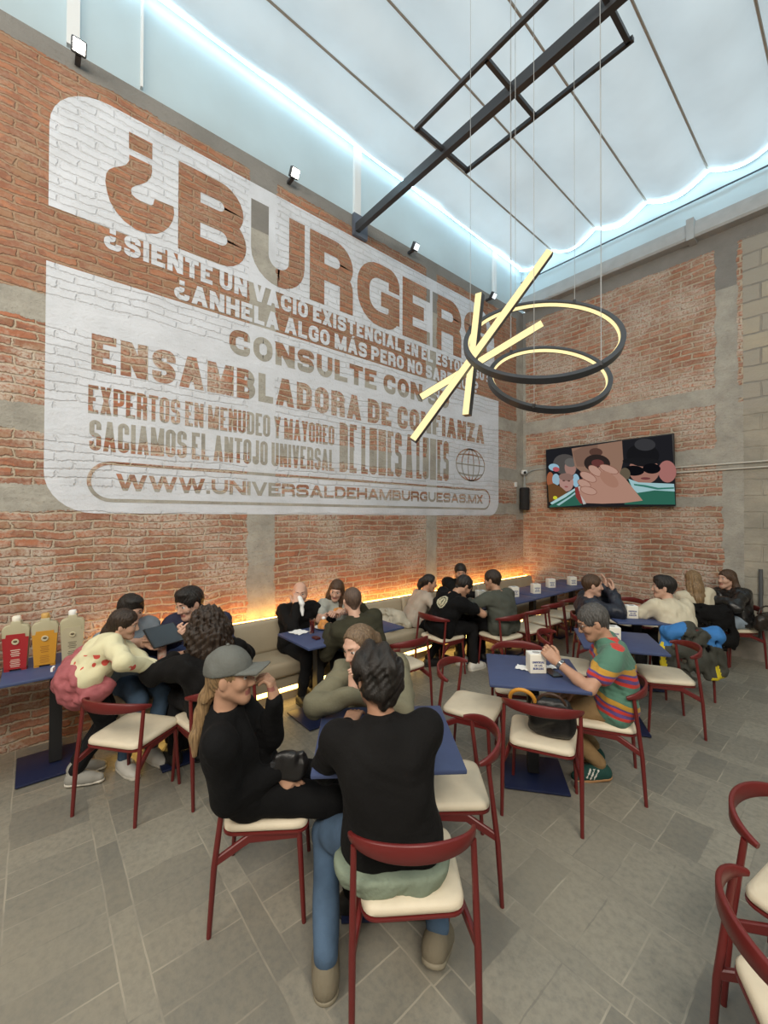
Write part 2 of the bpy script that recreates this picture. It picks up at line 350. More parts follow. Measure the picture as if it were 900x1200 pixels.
canopy()
o = struct('trim_1', MB().box((-.04, 1, 6.35), (.012, 12.6, 1.1)), M_SHEET, smooth=False)
o = struct('trim_2', MB().box((5, W_Y+.02, 6.42), (10.4, .012, .62)), M_SHEET, smooth=False)
mb = MB()
for y, wd in ((.22, .09), (.73, .02), (3.22, .10), (6.29, .08), (-2.5, .09)): mb.box((-.015, y, 6.32), (.05, wd, .98))
struct('trim_3', mb, M_WHITEM, smooth=False)
mb = MB().box((5, W_Y-.02, 6.40), (10.4, .02, .014)); struct('trim_4', mb, M_DGREY, smooth=False)
# steel gutter channel along the head of the back wall
gt = thing('gutter_channel', 'pale grey steel gutter running along the top of the back wall', 'gutter', (0, W_Y, 5.8))
mb = MB(); prof = [(-.0, 0), (-.14, 0), (-.16, .03), (-.16, .16), (-.12, .18), (-.12, .24), (-.03, .26), (0, .26)]
mb.add([(x, a, z) for x in (.05, 10.2) for a, z in prof], [(i, (i+1) % 8, 8+(i+1) % 8, 8+i) for i in range(8)]+[tuple(range(8))[::-1], tuple(range(8, 16))])
mb.build('channel', M_GUT, gt, smooth=False)
for x in (2.72, 5.4): MB().box((x, -.09, .12), (.09, .2, .30)).build('bracket', M_GUT, gt, smooth=False)
# ------------------------------------------------------------------ painted lettering on the left wall
def text_polys(body, bold):
    cu = bpy.data.curves.new('t', 'FONT'); cu.body = body; cu.offset = bold; cu.resolution_u = 4; cu.space_character = 1.12
    ob = bpy.data.objects.new('t', cu); C.objects.link(ob); bpy.context.view_layer.update()
    me = bpy.data.meshes.new_from_object(ob.evaluated_get(bpy.context.evaluated_depsgraph_get()))
    vs = [tuple(v.co)[:2] for v in me.vertices]; fs = [tuple(p.vertices) for p in me.polygons]
    bpy.data.objects.remove(ob); bpy.data.curves.remove(cu); bpy.data.meshes.remove(me)
    return vs, fs
def fit(vs, box):
    xs = [v[0] for v in vs]; ys = [v[1] for v in vs]; a, b, c, d = min(xs), max(xs), min(ys), max(ys)
    return [(box[0]+(x-a)/(b-a)*(box[1]-box[0]), box[2]+(y-c)/(d-c)*(box[3]-box[2])) for x, y in vs]
GLYPH = {  # (polyline, rounded?, closed?) on a unit box, pen centre lines
 'A': [([(0, 0), (.5, 1)], 0, 0), ([(1, 0), (.5, 1)], 0, 0), ([(.2, .27), (.8, .27)], 0, 0)], 'B': [([(0, 0), (0, 1)], 0, 0), ([(0, 1), (.93, 1), (.93, .53), (0, .53)], 1, 0), ([(0, .53), (1, .53), (1, 0), (0, 0)], 1, 0)],
 'C': [([(1, .66), (1, 1), (0, 1), (0, 0), (1, 0), (1, .34)], 1, 0)], 'D': [([(0, 0), (0, 1)], 0, 0), ([(0, 1), (1, 1), (1, 0), (0, 0)], 1, 0)], 'E': [([(0, 0), (0, 1)], 0, 0), ([(0, 0), (1, 0)], 0, 0), ([(0, .51), (.92, .51)], 0, 0), ([(0, 1), (1, 1)], 0, 0)],
 'F': [([(0, 0), (0, 1)], 0, 0), ([(0, .5), (.9, .5)], 0, 0), ([(0, 1), (1, 1)], 0, 0)], 'G': [([(1, .68), (1, 1), (0, 1), (0, 0), (1, 0), (1, .44)], 1, 0), ([(.56, .44), (1, .44)], 0, 0), ([(1, .44), (1, 0)], 0, 0)],
 'H': [([(0, 0), (0, 1)], 0, 0), ([(1, 0), (1, 1)], 0, 0), ([(0, .5), (1, .5)], 0, 0)], 'I': [([(.5, 0), (.5, 1)], 0, 0)], 'J': [([(1, 1), (1, 0), (0, 0), (0, .3)], 1, 0)], 'L': [([(0, 0), (0, 1)], 0, 0), ([(0, 0), (1, 0)], 0, 0)],
 'M': [([(0, 0), (0, 1)], 0, 0), ([(1, 0), (1, 1)], 0, 0), ([(.5, 0), (0, 1)], 0, 0), ([(.5, 0), (1, 1)], 0, 0)], 'N': [([(0, 0), (0, 1)], 0, 0), ([(1, 0), (1, 1)], 0, 0), ([(1, 0), (0, 1)], 0, 0)],
 'O': [([(0, 0), (0, 1), (1, 1), (1, 0)], 1, 1)], 'P': [([(0, 0), (0, 1)], 0, 0), ([(0, 1), (1, 1), (1, .43), (0, .43)], 1, 0)], 'Q': [([(0, 0), (0, 1), (1, 1), (1, 0)], 1, 1), ([(1, 0), (.62, .3)], 0, 0)],
 'R': [([(0, 0), (0, 1)], 0, 0), ([(0, 1), (1, 1), (1, .47), (0, .47)], 1, 0), ([(.5, .47), (1, .47), (1, 0)], 1, 0)], 'S': [([(1, .72), (1, 1), (0, 1), (0, .52), (1, .52), (1, 0), (0, 0), (0, .28)], 1, 0)],
 'T': [([(.5, 0), (.5, 1)], 0, 0), ([(0, 1), (1, 1)], 0, 0)], 'U': [([(0, 1), (0, 0), (1, 0), (1, 1)], 1, 0)], 'V': [([(.5, 0), (0, 1)], 0, 0), ([(.5, 0), (1, 1)], 0, 0)],
 'W': [([(.25, 0), (0, 1)], 0, 0), ([(.25, 0), (.5, 1)], 0, 0), ([(.75, 0), (.5, 1)], 0, 0), ([(.75, 0), (1, 1)], 0, 0)], 'X': [([(0, 0), (1, 1)], 0, 0), ([(1, 0), (0, 1)], 0, 0)], 'Y': [([(.5, 0), (.5, .5)], 0, 0), ([(.5, .42), (0, 1)], 0, 0), ([(.5, .42), (1, 1)], 0, 0)],
 'Z': [([(0, 1), (1, 1)], 0, 0), ([(0, 0), (1, 0)], 0, 0), ([(0, 0), (1, 1)], 0, 0)], '.': [([(.5, 0), (.5, .02)], 0, 0)], '?': [([(0, .72), (0, 1), (1, 1), (1, .52), (.5, .52), (.5, .30)], 1, 0), ([(.5, 0), (.5, .02)], 0, 0)], '¿': [([(1, .28), (1, 0), (0, 0), (0, .48), (.5, .48), (.5, .70)], 1, 0), ([(.5, 1), (.5, .98)], 0, 0)]}
ACC = {'Í': 'I', 'Ó': 'O', 'Á': 'A', 'É': 'E'}; WID = {'M': 1.3, 'W': 1.45, 'L': .85, 'E': .88, 'F': .88, 'T': .95, 'J': .85, 'V': 1.05, 'A': 1.1, 'N': 1.05}
def fillet(p, r, closed):
    out = []; n = len(p)
    for i in range(n):
        if not closed and i in (0, n-1): out.append(p[i]); continue
        P_ = Vector(p[i]); A_ = Vector(p[i-1]); B2 = Vector(p[(i+1) % n]); q = min(r, (A_-P_).length*.5, (B2-P_).length*.5)
        a_ = (A_-P_).normalized()*q; b_ = (B2-P_).normalized()*q
        for k in range(7):
            s_ = k/6; ca, sa = 1-math.sin(s_*PI/2), 1-math.cos(s_*PI/2); out.append((P_+a_*ca+b_*sa)[:])
    return out
def block_text(mb, txt, box, t, x=.0035):
    'heavy sign-painter capitals with one pen width t, spread to fill the box'
    u0, u1, v0, v1 = box; gap = t*.42; H = v1-v0; fixed = 0; flex = 0; L_ = [ACC.get(ch, ch) for ch in txt]
    for ch in L_:
        if ch == ' ': flex += .38
        elif ch in 'I.': fixed += t+gap
        else: flex += WID.get(ch, 1); fixed += gap
    W = (u1-u0-fixed+gap)/flex; u = u0; k = 0
    for ch, raw in zip(L_, txt):
        if ch == ' ': u += .38*W; continue
        w_ = t if ch in 'I.' else W*WID.get(ch, 1); cw = max(w_-t, 0); tv = min(t, H*.235); chh = H-tv; P2 = lambda p: (u+t/2+p[0]*cw, v0+tv/2+p[1]*chh)
        for pts, rd, cl in GLYPH[ch]:
            xx = x+.00005*(k % 12); k += 1; q = [P2(p) for p in pts]
            if rd or cl:
                n0 = len(q)
                q = fillet(q, min(cw*.62, chh*.5), cl)
                if not cl:
                    d0 = (Vector(q[0])-Vector(q[1])).normalized(); d1 = (Vector(q[-1])-Vector(q[-2])).normalized()
                    if abs(d0.y) > .9 and pts[0][1] in (0, 1): q[0] = (q[0][0], q[0][1]+d0.y*tv/2)
                    if abs(d1.y) > .9 and pts[-1][1] in (0, 1): q[-1] = (q[-1][0], q[-1][1]+d1.y*tv/2)
                stroke(mb, q, t if abs(t-tv) < 1e-6 else t*.5+tv*.5, xx, bool(cl))
            else:
                (a0, b0), (a1, b1) = q
                if abs(b1-b0) < 1e-6: mb.add([(xx, a0-t/2 if pts[0][0] in (0, 1) else a0, b0-tv/2), (xx, a1+(t/2 if pts[1][0] == 1 else 0), b0-tv/2), (xx, a1+(t/2 if pts[1][0] == 1 else 0), b0+tv/2), (xx, a0-t/2 if pts[0][0] in (0, 1) else a0, b0+tv/2)], [(0, 1, 2, 3)])
                else:
                    lo_, hi_ = (v0 if pts[0][1] == 0 else b0), (v1 if pts[1][1] == 1 else b1)
                    if ch in '.?¿' and pts[1][1] in (.02, .98): lo_, hi_ = (v0, v0+tv) if pts[1][1] == .02 else (v1-tv, v1)
                    sl = (a1-a0)/(b1-b0); hw = t/2*math.sqrt(1+min(sl*sl, 1.2)); m_ = lambda z: a0+sl*(z-b0)
                    lo2, hi2 = (m_(lo_), m_(hi_)) if sl == 0 else (a0, a1)
                    mb.add([(xx, lo2-hw, lo_), (xx, lo2+hw, lo_), (xx, hi2+hw, hi_), (xx, hi2-hw, hi_)], [(0, 1, 2, 3)])
        if raw in ACC: cu_ = u+w_/2; mb.add([(x, cu_-t*.5, v1+t*.25), (x, cu_+t*.2, v1+t*.25), (x, cu_+t*.75, v1+t*.95), (x, cu_-t*.05, v1+t*.95)], [(0, 1, 2, 3)])
        u += w_+gap
def rounded(u0, u1, v0, v1, r):
    'outline with corner radii (lower left, lower right, upper right, upper left)'
    pts = []
    for (cx, cy, a0), q in zip(((u0, v0, 180), (u1, v0, 270), (u1, v1, 0), (u0, v1, 90)), r):
        sx = 1 if cx == u0 else -1; sy = 1 if cy == v0 else -1
        if q == 0: pts.append((cx, cy)); continue
        for i in range(9):
            a = math.radians(a0+90*i/8); pts.append((cx+sx*q+q*math.cos(a), cy+sy*q+q*math.sin(a)))
    return pts
def stroke(mb, pts, wd, x=.0045, closed=True):
    n = len(pts); ins = []; outs = []
    for i, p in enumerate(pts):
        a = pts[(i-1) % n] if closed or i else p; b = pts[(i+1) % n] if closed or i < n-1 else p
        t = Vector((b[0]-a[0], b[1]-a[1])).normalized(); nn = Vector((-t.y, t.x))*wd/2
        ins.append((x, p[0]+nn.x, p[1]+nn.y)); outs.append((x, p[0]-nn.x, p[1]-nn.y))
    m = n if closed else n-1
    mb.add(ins+outs, [(i, (i+1) % n, n+(i+1) % n, n+i) for i in range(m)])
mural = thing('painted_wall_sign', 'huge white advert with brick lettering painted across the left brick wall', 'wall sign')
pu = rounded(.07, 6.27, 4.40, 5.50, (0, 0, .62, .42)); pl = rounded(.06, 6.40, 1.87, 3.94, (.34, .26, .0, 0))
for p in (pu, pl): MB().add([(.002, u, v) for u, v in p], [tuple(range(len(p)))]).build('paint_panel', M_PAINT, mural, smooth=False)
mb = MB()
DOT = [(.632, 5.352), (.822, 5.352), (.822, 5.20), (.632, 5.20)]
HOOK = [(.636, 5.143), (.818, 5.143), (.822, 5.089), (.811, 5.029), (.78, 4.968), (.734, 4.921), (.688, 4.884), (.659, 4.851), (.651, 4.821), (.659, 4.79), (.689, 4.77), (.735, 4.762), (.782, 4.76), (.816, 4.764), (.832, 4.779), (.844, 4.839), (1.008, 4.845), (1.014, 4.775), (1.001, 4.704), (.968, 4.627), (.919, 4.562), (.862, 4.515), (.783, 4.485), (.691, 4.482), (.601, 4.515), (.536, 4.573), (.492, 4.64), (.468, 4.724), (.456, 4.803), (.463, 4.876), (.483, 4.921), (.519, 4.961), (.576, 5.003), (.612, 5.036), (.634, 5.083)]
for p in (DOT, HOOK): mb.add([(.0035, u, v) for u, v in p], [tuple(range(len(p)))])
for ch, u0, u1 in (('B', 1.05, 1.73), ('U', 1.78, 2.44), ('R', 2.51, 3.15), ('G', 3.22, 3.97), ('E', 4.03, 4.60), ('R', 4.66, 5.35), ('S', 5.42, 6.05)): block_text(mb, ch, (u0, u1, 4.46, 5.32), .205)
mb.build('brick_lettering', M_LEFT, mural, smooth=False)
mb = MB(); block_text(mb, '¿SIENTE UN VACÍO EXISTENCIAL EN EL ESTÓMAGO?', (.45, 6.12, 4.215, 4.40), .047); block_text(mb, '¿ANHELA ALGO MÁS PERO NO SABE QUÉ?', (1.02, 5.80, 3.965, 4.155), .047)
mb.build('white_lettering', M_PAINT, mural, smooth=False)
mb = MB()
for t, bx, k in (('CONSULTE CON SU', (1.55, 5.05, 3.57, 3.83), .075), ('ENSAMBLADORA DE CONFIANZA', (.37, 5.97, 3.115, 3.43), .082), ('EXPERTOS EN MENUDEO Y MAYOREO', (.35, 2.87, 2.735, 2.98), .033),
                ('SACIAMOS EL ANTOJO UNIVERSAL', (.36, 2.87, 2.415, 2.68), .036), ('DE LUNES A LUNES', (2.95, 5.04, 2.415, 3.045), .066), ('WWW.UNIVERSALDEHAMBURGUESAS.MX', (.56, 5.93, 2.075, 2.225), .036)):
    block_text(mb, t, bx, k)
stroke(mb, rounded(.36, 6.13, 1.985, 2.315, (.165,)*4), .03)
mb.build('brick_lettering', M_LEFT, mural, smooth=False)
mb = MB(); gc = (5.60, 2.72); A_, B_ = .38, .265
for s_ in (1, .62, .2): stroke(mb, [(gc[0]+A_*s_*math.cos(t), gc[1]+B_*math.sin(t)) for t in [2*PI*i/32 for i in range(32)]], .022)
for k in (-.55, 0, .55):
    wv = math.sqrt(1-k*k); stroke(mb, [(gc[0]+A_*wv*(i/6-1), gc[1]+B_*(k+.10*(1 if k > 0 else -1 if k < 0 else 0)*(1-(i/6-1)**2))) for i in range(13)], .02, closed=False)
mb.build('globe_emblem', M_LEFT, mural, smooth=False)
# ------------------------------------------------------------------ floodlights, speaker, camera, pipes, screen
for y, z, lit, lab in ((.25, 5.72, 1, 'brightly lit floodlight on the wall top, nearest the left edge'), (2.22, 5.74, 1, 'lit floodlight on the wall top above the big letter U'),
                    (4.14, 5.72, 0, 'small unlit floodlight on the wall top right of the black beam'), (6.02, 5.67, 0, 'small unlit floodlight on the wall top behind the ring lamp')):
    t = thing('floodlight', lab, 'floodlight', (.02, y, z), 0, 'floodlights along the wall top')
    MB().box((.04, 0, -.03), (.10, .04, .03)).build('bracket', M_DGREY, t, smooth=False)
    R = Matrix.Rotation(math.radians(35), 3, 'Y')
    MB().rbox((.13, 0, .0), (.06, .105, .105), .012, R=R).build('housing', M_DGREY, t)
    MB().box(Vector((.13, 0, 0))+R@Vector((.038, 0, 0)), (.004, .08, .08), R=R).build('lens', M_FLOODW if lit else M_FLOODD, t, smooth=False)
sp = thing('wall_speaker', 'black cylindrical speaker hanging in the corner left of the screen', 'speaker', (.10, 7.10, 1.98))
mb = MB(); mb.lathe([(.075, 0), (.088, .01), (.09, .03), (.09, .40), (.085, .42), (.07, .425)], n=24); mb.build('body', mat('black_speaker_mesh', (.012, .012, .013), .7, bump=.5, bscale=400), sp)
MB().tube([(0, 0, .42), (0, .0, .66)], .008).build('bracket', M_WIRE, sp)
t = thing('security_camera', 'small white dome camera above the corner speaker', 'camera', (.07, 7.14, 2.70))
MB().lathe([(.055, .04), (.06, .0), (.055, -.03), (.03, -.05)], n=18).build('housing', M_WHITEM, t)
MB().ball((.035, -.035, -.01), .028).build('lens', M_BLKM, t)
tag(MB().box((.02, 6.93, 2.46), (.03, .05, .09)).build('junction_box', M_WHITEM, smooth=False), 'tiny white box on the wall left of the corner speaker', 'box')
tag(MB().tube([(.10, 7.17, 2.68), (.2, 7.19, 2.73), (.6, 7.20, 2.75)], .008, 6).build('cable', M_WIRE), 'thin pale cable from the corner camera to the screen', 'cable')
for z, lab in ((2.58, 'upper pale conduit pipe running right from the screen'), (2.505, 'lower pale conduit pipe running right from the screen')):
    tag(MB().tube([(2.4, 7.195, z), (10.2, 7.195, z)], .011, 8).build('conduit_pipe', mat('pale_conduit', (.55, .52, .46), .5)), lab, 'pipe', 'conduit pipes beside the screen')
tag(MB().tube([(3.42, 7.195, .25), (3.42, 7.195, 1.18)], .022, 8).build('drain_pipe', mat('grey_pipe', (.09, .095, .10), .5)), 'short dark vertical pipe on the back wall behind the woman in leather', 'pipe')
tv = thing('television', 'large flat television on the back wall showing a man with hand at mouth', 'television', (1.53, 7.10, 2.54))
tv.rotation_euler = (math.radians(3), 0, 0)
TW, TH = 1.96, 1.06
MB().rbox((0, 0, 0), (TW, .05, TH), .008).build('casing', M_BLKM, tv)
def scr(px, py):
    u = (px-18)/822; top = 150-.15*(px-15); bot = 535-.0545*(px-28); v = (py-top)/(bot-top)
    return ((u-.5)*(TW-.03), (.5-v)*(TH-.03))
pic = MB(); PM = []
def pm(c):
    PM.append(emit_mat('screen_picture', c, .72)); return len(PM)-1
lay = [0.0262]
def poly(pts, c):
    lay[0] += .0004; pic.add([(scr(*p)[0], -lay[0], scr(*p)[1]) for p in pts], [tuple(range(len(pts)))], pm(c))
def ell(cx, cy, rx, ry, c, a0=0, a1=360, rot=0):
    cr, sr = math.cos(rot), math.sin(rot)
    poly([(cx+rx*math.cos(t)*cr-ry*math.sin(t)*sr, cy+rx*math.cos(t)*sr+ry*math.sin(t)*cr) for t in [math.radians(a0+(a1-a0)*i/24) for i in range(24 if a1-a0 == 360 else 25)]], c)
poly([(18, 150), (838, 27), (852, 490), (28, 535)], (.018, .018, .022))
ell(165, 240, 95, 70, (.10, .09, .085)); ell(200, 262, 42, 52, (.42, .24, .20)); ell(205, 225, 45, 30, (.16, .15, .14)); ell(45, 350, 30, 55, (.40, .13, .06)); ell(75, 262, 42, 24, (.35, .58, .72)); ell(92, 275, 26, 16, (.55, .12, .14))
ell(90, 345, 30, 40, (.36, .55, .66)); ell(240, 345, 26, 45, (.36, .60, .75)); ell(168, 360, 54, 62, (.52, .30, .26)); ell(168, 325, 56, 26, (.30, .18, .15)); ell(150, 350, 10, 5, (.12, .06, .05)); ell(188, 350, 10, 5, (.12, .06, .05)); ell(168, 390, 14, 5, (.35, .10, .10))
poly([(25, 385), (70, 370), (130, 395), (175, 430), (120, 470), (30, 500)], (.17, .08, .03))
poly([(215, 130), (555, 70), (560, 200), (540, 290), (440, 310), (300, 300), (235, 250)], (.34, .20, .14)); poly([(300, 115), (400, 98), (390, 210), (300, 250), (250, 250), (222, 150)], (.25, .145, .105))
ell(385, 150, 45, 28, (.12, .06, .045)); ell(390, 225, 88, 60, (.035, .024, .022)); ell(395, 222, 42, 24, (.16, .05, .045))
ell(810, 270, 48, 72, (.46, .19, .17)); ell(680, 265, 88, 90, (.42, .21, .16)); ell(675, 165, 95, 75, (.012, .012, .014)); ell(690, 95, 60, 40, (.05, .05, .055)); ell(665, 205, 110, 22, (.014, .014, .016))
ell(622, 268, 62, 34, (.006, .006, .008)); ell(725, 252, 50, 34, (.006, .006, .008)); ell(690, 318, 28, 8, (.20, .06, .06)); ell(570, 290, 32, 40, (.15, .12, .08))
poly([(30, 528), (150, 455), (255, 385), (275, 440), (280, 510), (40, 535)], (.035, .15, .105)); poly([(40, 505), (150, 445), (250, 388), (252, 400), (160, 462), (55, 515)], (.48, .72, .74)); poly([(90, 515), (200, 450), (232, 425), (236, 437), (190, 470), (110, 520)], (.40, .62, .65))
poly([(590, 322), (650, 345), (845, 350), (850, 485), (560, 495), (600, 420)], (.035, .16, .11)); poly([(590, 322), (650, 345), (845, 350), (848, 400), (740, 395), (640, 415), (610, 380)], (.42, .66, .70)); poly([(620, 355), (690, 362), (760, 378), (845, 372), (845, 382), (755, 390), (680, 374), (625, 366)], (.05, .22, .17))
poly([(232, 395), (258, 385), (300, 500), (270, 500), (238, 455)], (.30, .05, .045)); poly([(255, 385), (275, 380), (310, 500), (290, 505)], (.60, .58, .55))
poly([(275, 345), (330, 300), (420, 240), (500, 255), (570, 320), (672, 465), (560, 485), (420, 495), (310, 495), (265, 430)], (.52, .29, .215))
for a in ((300, 365, 46, 24, .35), (330, 318, 58, 26, .42), (378, 275, 48, 26, .6), (470, 262, 60, 22, .35), (330, 410, 55, 24, .2)): ell(a[0], a[1], a[2]+4, a[3]+4, (.30, .13, .09), rot=a[4]); ell(*a[:4], (.60, .36, .28), rot=a[4])
ell(470, 330, 70, 40, (.46, .24, .17), rot=.7)
ell(83, 468, 17, 12, (.75, .72, .04))
pic.build('screen', PM, tv, smooth=False)
MB().box((0, .06, 0), (.5, .08, .4)).build('wall_mount', M_BLKM, tv, smooth=False)
# ------------------------------------------------------------------ overhead beam with rectangular frame
bmT = thing('ceiling_beam', 'dark steel beam spanning from the left wall with a rectangular frame', 'beam', (0, 3.18, 5.6))
MB().box((5.1, 0, 0), (10.2, .062, .105)).build('beam', M_DGREY, bmT, smooth=False)
MB().box((.03, .06, .05), (.05, .22, .28)).build('wall_bracket', mat('slate_steel', (.12, .14, .18), .45, metal=.3), bmT, smooth=False)
for y0 in (-.39, .37): MB().box((2.35, y0, 0), (1.65, .036, .036)).build('frame_bar', M_DGREY, bmT, smooth=False)
for x in (1.55, 2.34, 3.14): MB().box((x, -.01, 0), (.036, .76, .036)).build('frame_bar', M_DGREY, bmT, smooth=False)
# ------------------------------------------------------------------ ring lamps and star lamp
CAMP = Vector((4.362, 0, 1.85))
def ring_lamp(c, R_, asp, tilt, lab, wires):
    c = Vector(c); d = (c-CAMP).normalized(); x0 = d.cross(Vector((0, 0, 1))).normalized(); y0 = x0.cross(d)
    e1 = x0*math.cos(tilt)-y0*math.sin(tilt); e2 = (y0*math.cos(tilt)+x0*math.sin(tilt))*asp+d*math.sqrt(1-asp*asp); nrm = e1.cross(e2).normalized()
    t = thing('ring_pendant_lamp', lab, 'pendant lamp', c, 0, 'ring pendant lamps'); n = 72; h = .024; th = .036
    def ring(sec, name, m):
        mb = MB(); k = len(sec); vs = []
        for i in range(n):
            a = 2*PI*i/n; r_ = e1*math.cos(a)+e2*math.sin(a); vs += [r_*r+nrm*z for r, z in sec]
        mb.add(vs, [(i*k+j, i*k+(j+1) % k, ((i+1) % n)*k+(j+1) % k, ((i+1) % n)*k+j) for i in range(n) for j in range(k)]); return mb.build(name, m, t, angle=30)
    ring([(R_-th, -h), (R_, -h), (R_, h), (R_-th, h)], 'rim', M_DGREY); ring([(R_-th-.008, -h*.55), (R_-th-.001, -h*.55), (R_-th-.001, h*.55), (R_-th-.008, h*.55)], 'light_strip', M_LAMP)
    for a in wires:
        p = e1*math.cos(a)*(R_-.01)+e2*math.sin(a)*(R_-.01)+nrm*h
        MB().tube([p, (p.x, p.y, 6.70-c.z)], .0022, 5).build('suspension_wire', M_WIRE, t)
        MB().box(p, (.02, .02, .03)).build('wire_clip', M_DGREY, t, smooth=False)
ring_lamp((2.71, 2.98, 3.235), .585, .475, math.radians(6.5), 'upper and larger tilted ring pendant lamp, dark rim with yellow inner light', (1.15, 2.9, 5.5))
ring_lamp((2.615, 3.27, 3.02), .49, .50, math.radians(12), 'lower ring pendant lamp hanging behind the larger ring', (.6, 2.4, 4.6))
star = thing('star_pendant_lamp', 'pendant lamp of three crossed glowing yellow bars', 'pendant lamp', (2.26, 2.69, 3.17)); so = Vector((2.26, 2.69, 3.17))
for a, b in (((2.222, 2.085, 2.397), (2.87, 2.82, 3.755)), ((2.18, 2.20, 2.74), (2.78, 2.86, 3.28)), ((2.46, 2.40, 2.585), (2.50, 2.50, 3.49))):
    a, b = CAMP+(Vector(a)-CAMP)*1.10, CAMP+(Vector(b)-CAMP)*1.10; ax = (b-a).normalized(); mid_ = (a+b)/2; d = (CAMP-mid_).normalized(); lt = Vector((-math.cos(YAW), -math.sin(YAW), 0))
    nn = (d*.8+lt*.5-Vector((0, 0, .25))); nn = (nn-ax*nn.dot(ax)).normalized(); sd = ax.cross(nn).normalized(); R = Matrix((sd, ax, nn)).transposed(); L_ = (b-a).length
    MB().box(mid_-so, (.058, L_, .05), R=R).build('bar', M_DGREY, star, smooth=False)
    MB().box(mid_-so+nn*.028, (.052, L_*.995, .006), R=R).build('light_strip', M_LAMP, star, smooth=False)
    for q in (a.lerp(b, .75),) if ax.z < .99 else (): MB().tube([q-so, (q.x-so.x, q.y-so.y, 6.70-so.z)], .0022, 5).build('suspension_wire', M_WIRE, star)
# ------------------------------------------------------------------ bench along the left wall
bench = thing('banquette_bench', 'long taupe upholstered bench along the left wall lit in amber', 'bench', (.03, .5, 0))
Y0, Y1 = .0, 6.64; n = 4; sl = (Y1-Y0)/n
MB().box((.24, (Y0+Y1)/2, .035), (.48, Y1-Y0, .07)).build('plinth', M_BENCHP, bench, smooth=False)
MB().box((.22, (Y0+Y1)/2, .12), (.40, Y1-Y0, .11)).build('plinth_riser', M_BENCHP, bench, smooth=False)
MB().rbox((.305, (Y0+Y1)/2, .232), (.60, Y1-Y0, .12), .012).build('base_panel', M_BENCHP, bench)
for i in range(n):
    yc = Y0+sl*(i+.5)
    MB().rbox((.36, yc, .36), (.60, sl-.006, .15), .045, n=4).build('seat_cushion', M_BENCH, bench)
    R = Matrix.Rotation(math.radians(-9), 3, 'Y')
    MB().rbox((.175, yc, .585), (.12, sl-.006, .34), .045, n=4, R=R).build('back_cushion', M_BENCH, bench)
MB().box((.455, (Y0+Y1)/2, .105), (.03, Y1-Y0-.02, .065)).build('light_strip', M_LEDY, bench, smooth=False)
MB().box((.055, (Y0+Y1)/2-.0, .725), (.03, Y1-Y0+.1, .02)).build('light_strip', M_LEDA, bench, smooth=False)
# ------------------------------------------------------------------ tables
def make_table(label, x, y, rz, w_=.62, d_=.62, base=.42):
    t = thing('cafe_table', label, 'table', (x, y, 0), rz, 'blue cafe tables')
    MB().rbox((0, 0, .735), (w_, d_, .022), .006, n=2).build('tabletop', M_BLUE, t)
    MB().box((0, 0, .38), (.075, .075, .69)).build('post', M_BLKM, t, smooth=False)
    MB().box((0, 0, .715), (.3, .3, .014)).build('mounting_plate', M_BLKM, t, smooth=False)
    MB().rbox((0, 0, .016), (base, base, .016), .004, n=2).build('base_plate', M_BLUEM, t)
    for sx in (-1, 1):
        for sy in (-1, 1): MB().lathe([(.018, 0), (.018, .009)], (sx*(base/2-.04), sy*(base/2-.04), 0), 10).build('levelling_foot', M_WHITEM, t)
    return t
D = math.radians
make_table('blue square table in the foreground, under the elbows of the man in black sweater', 2.76, 1.37, D(53), .68, .62)
make_table('blue square table of the grey-haired man in the striped polo', 2.775, 2.75, D(38), .63, .63)
make_table('blue table right behind the man in the striped polo', 2.87, 4.02, D(32), .64, .64)
make_table('blue table between the man in navy jacket and the man in cream tee', 2.66, 5.12, D(40), .6, .6)
make_table('blue table with the can and tablet in front of the man in navy overshirt', .86, .93, 0, .66, .66)
make_table('blue table carrying the three big sauce bottles', .41, .14, 0, .58, .60, .44)
make_table('blue table at the left edge of the picture, cut by the frame', .41, -.48, 0, .58, .60, .44)
make_table('blue bench table with burger and drinks by the bald man', 1.03, 2.03, 0, .58, .54)
make_table('blue bench table just right of the man in olive jacket', 1.03, 2.58, 0, .58, .54)
make_table('blue bench table shared by the four people in dark clothes', 1.02, 4.36, 0, .66, .6)
make_table('blue bench table nearest the grey-shirted man, bare but for a napkin box', 1.10, 5.02, 0, .64, .6)
make_table('second bare bench table after the grey-shirted man', 1.10, 5.65, 0, .64, .6)
make_table('third bare bench table after the grey-shirted man', 1.10, 6.28, 0, .64, .6)
make_table('bench table closest to the back wall corner', 1.10, 6.89, 0, .64, .56)
make_table('blue table cut off at the right edge beside two empty chairs', 4.76, 1.96, D(38), .64, .64)
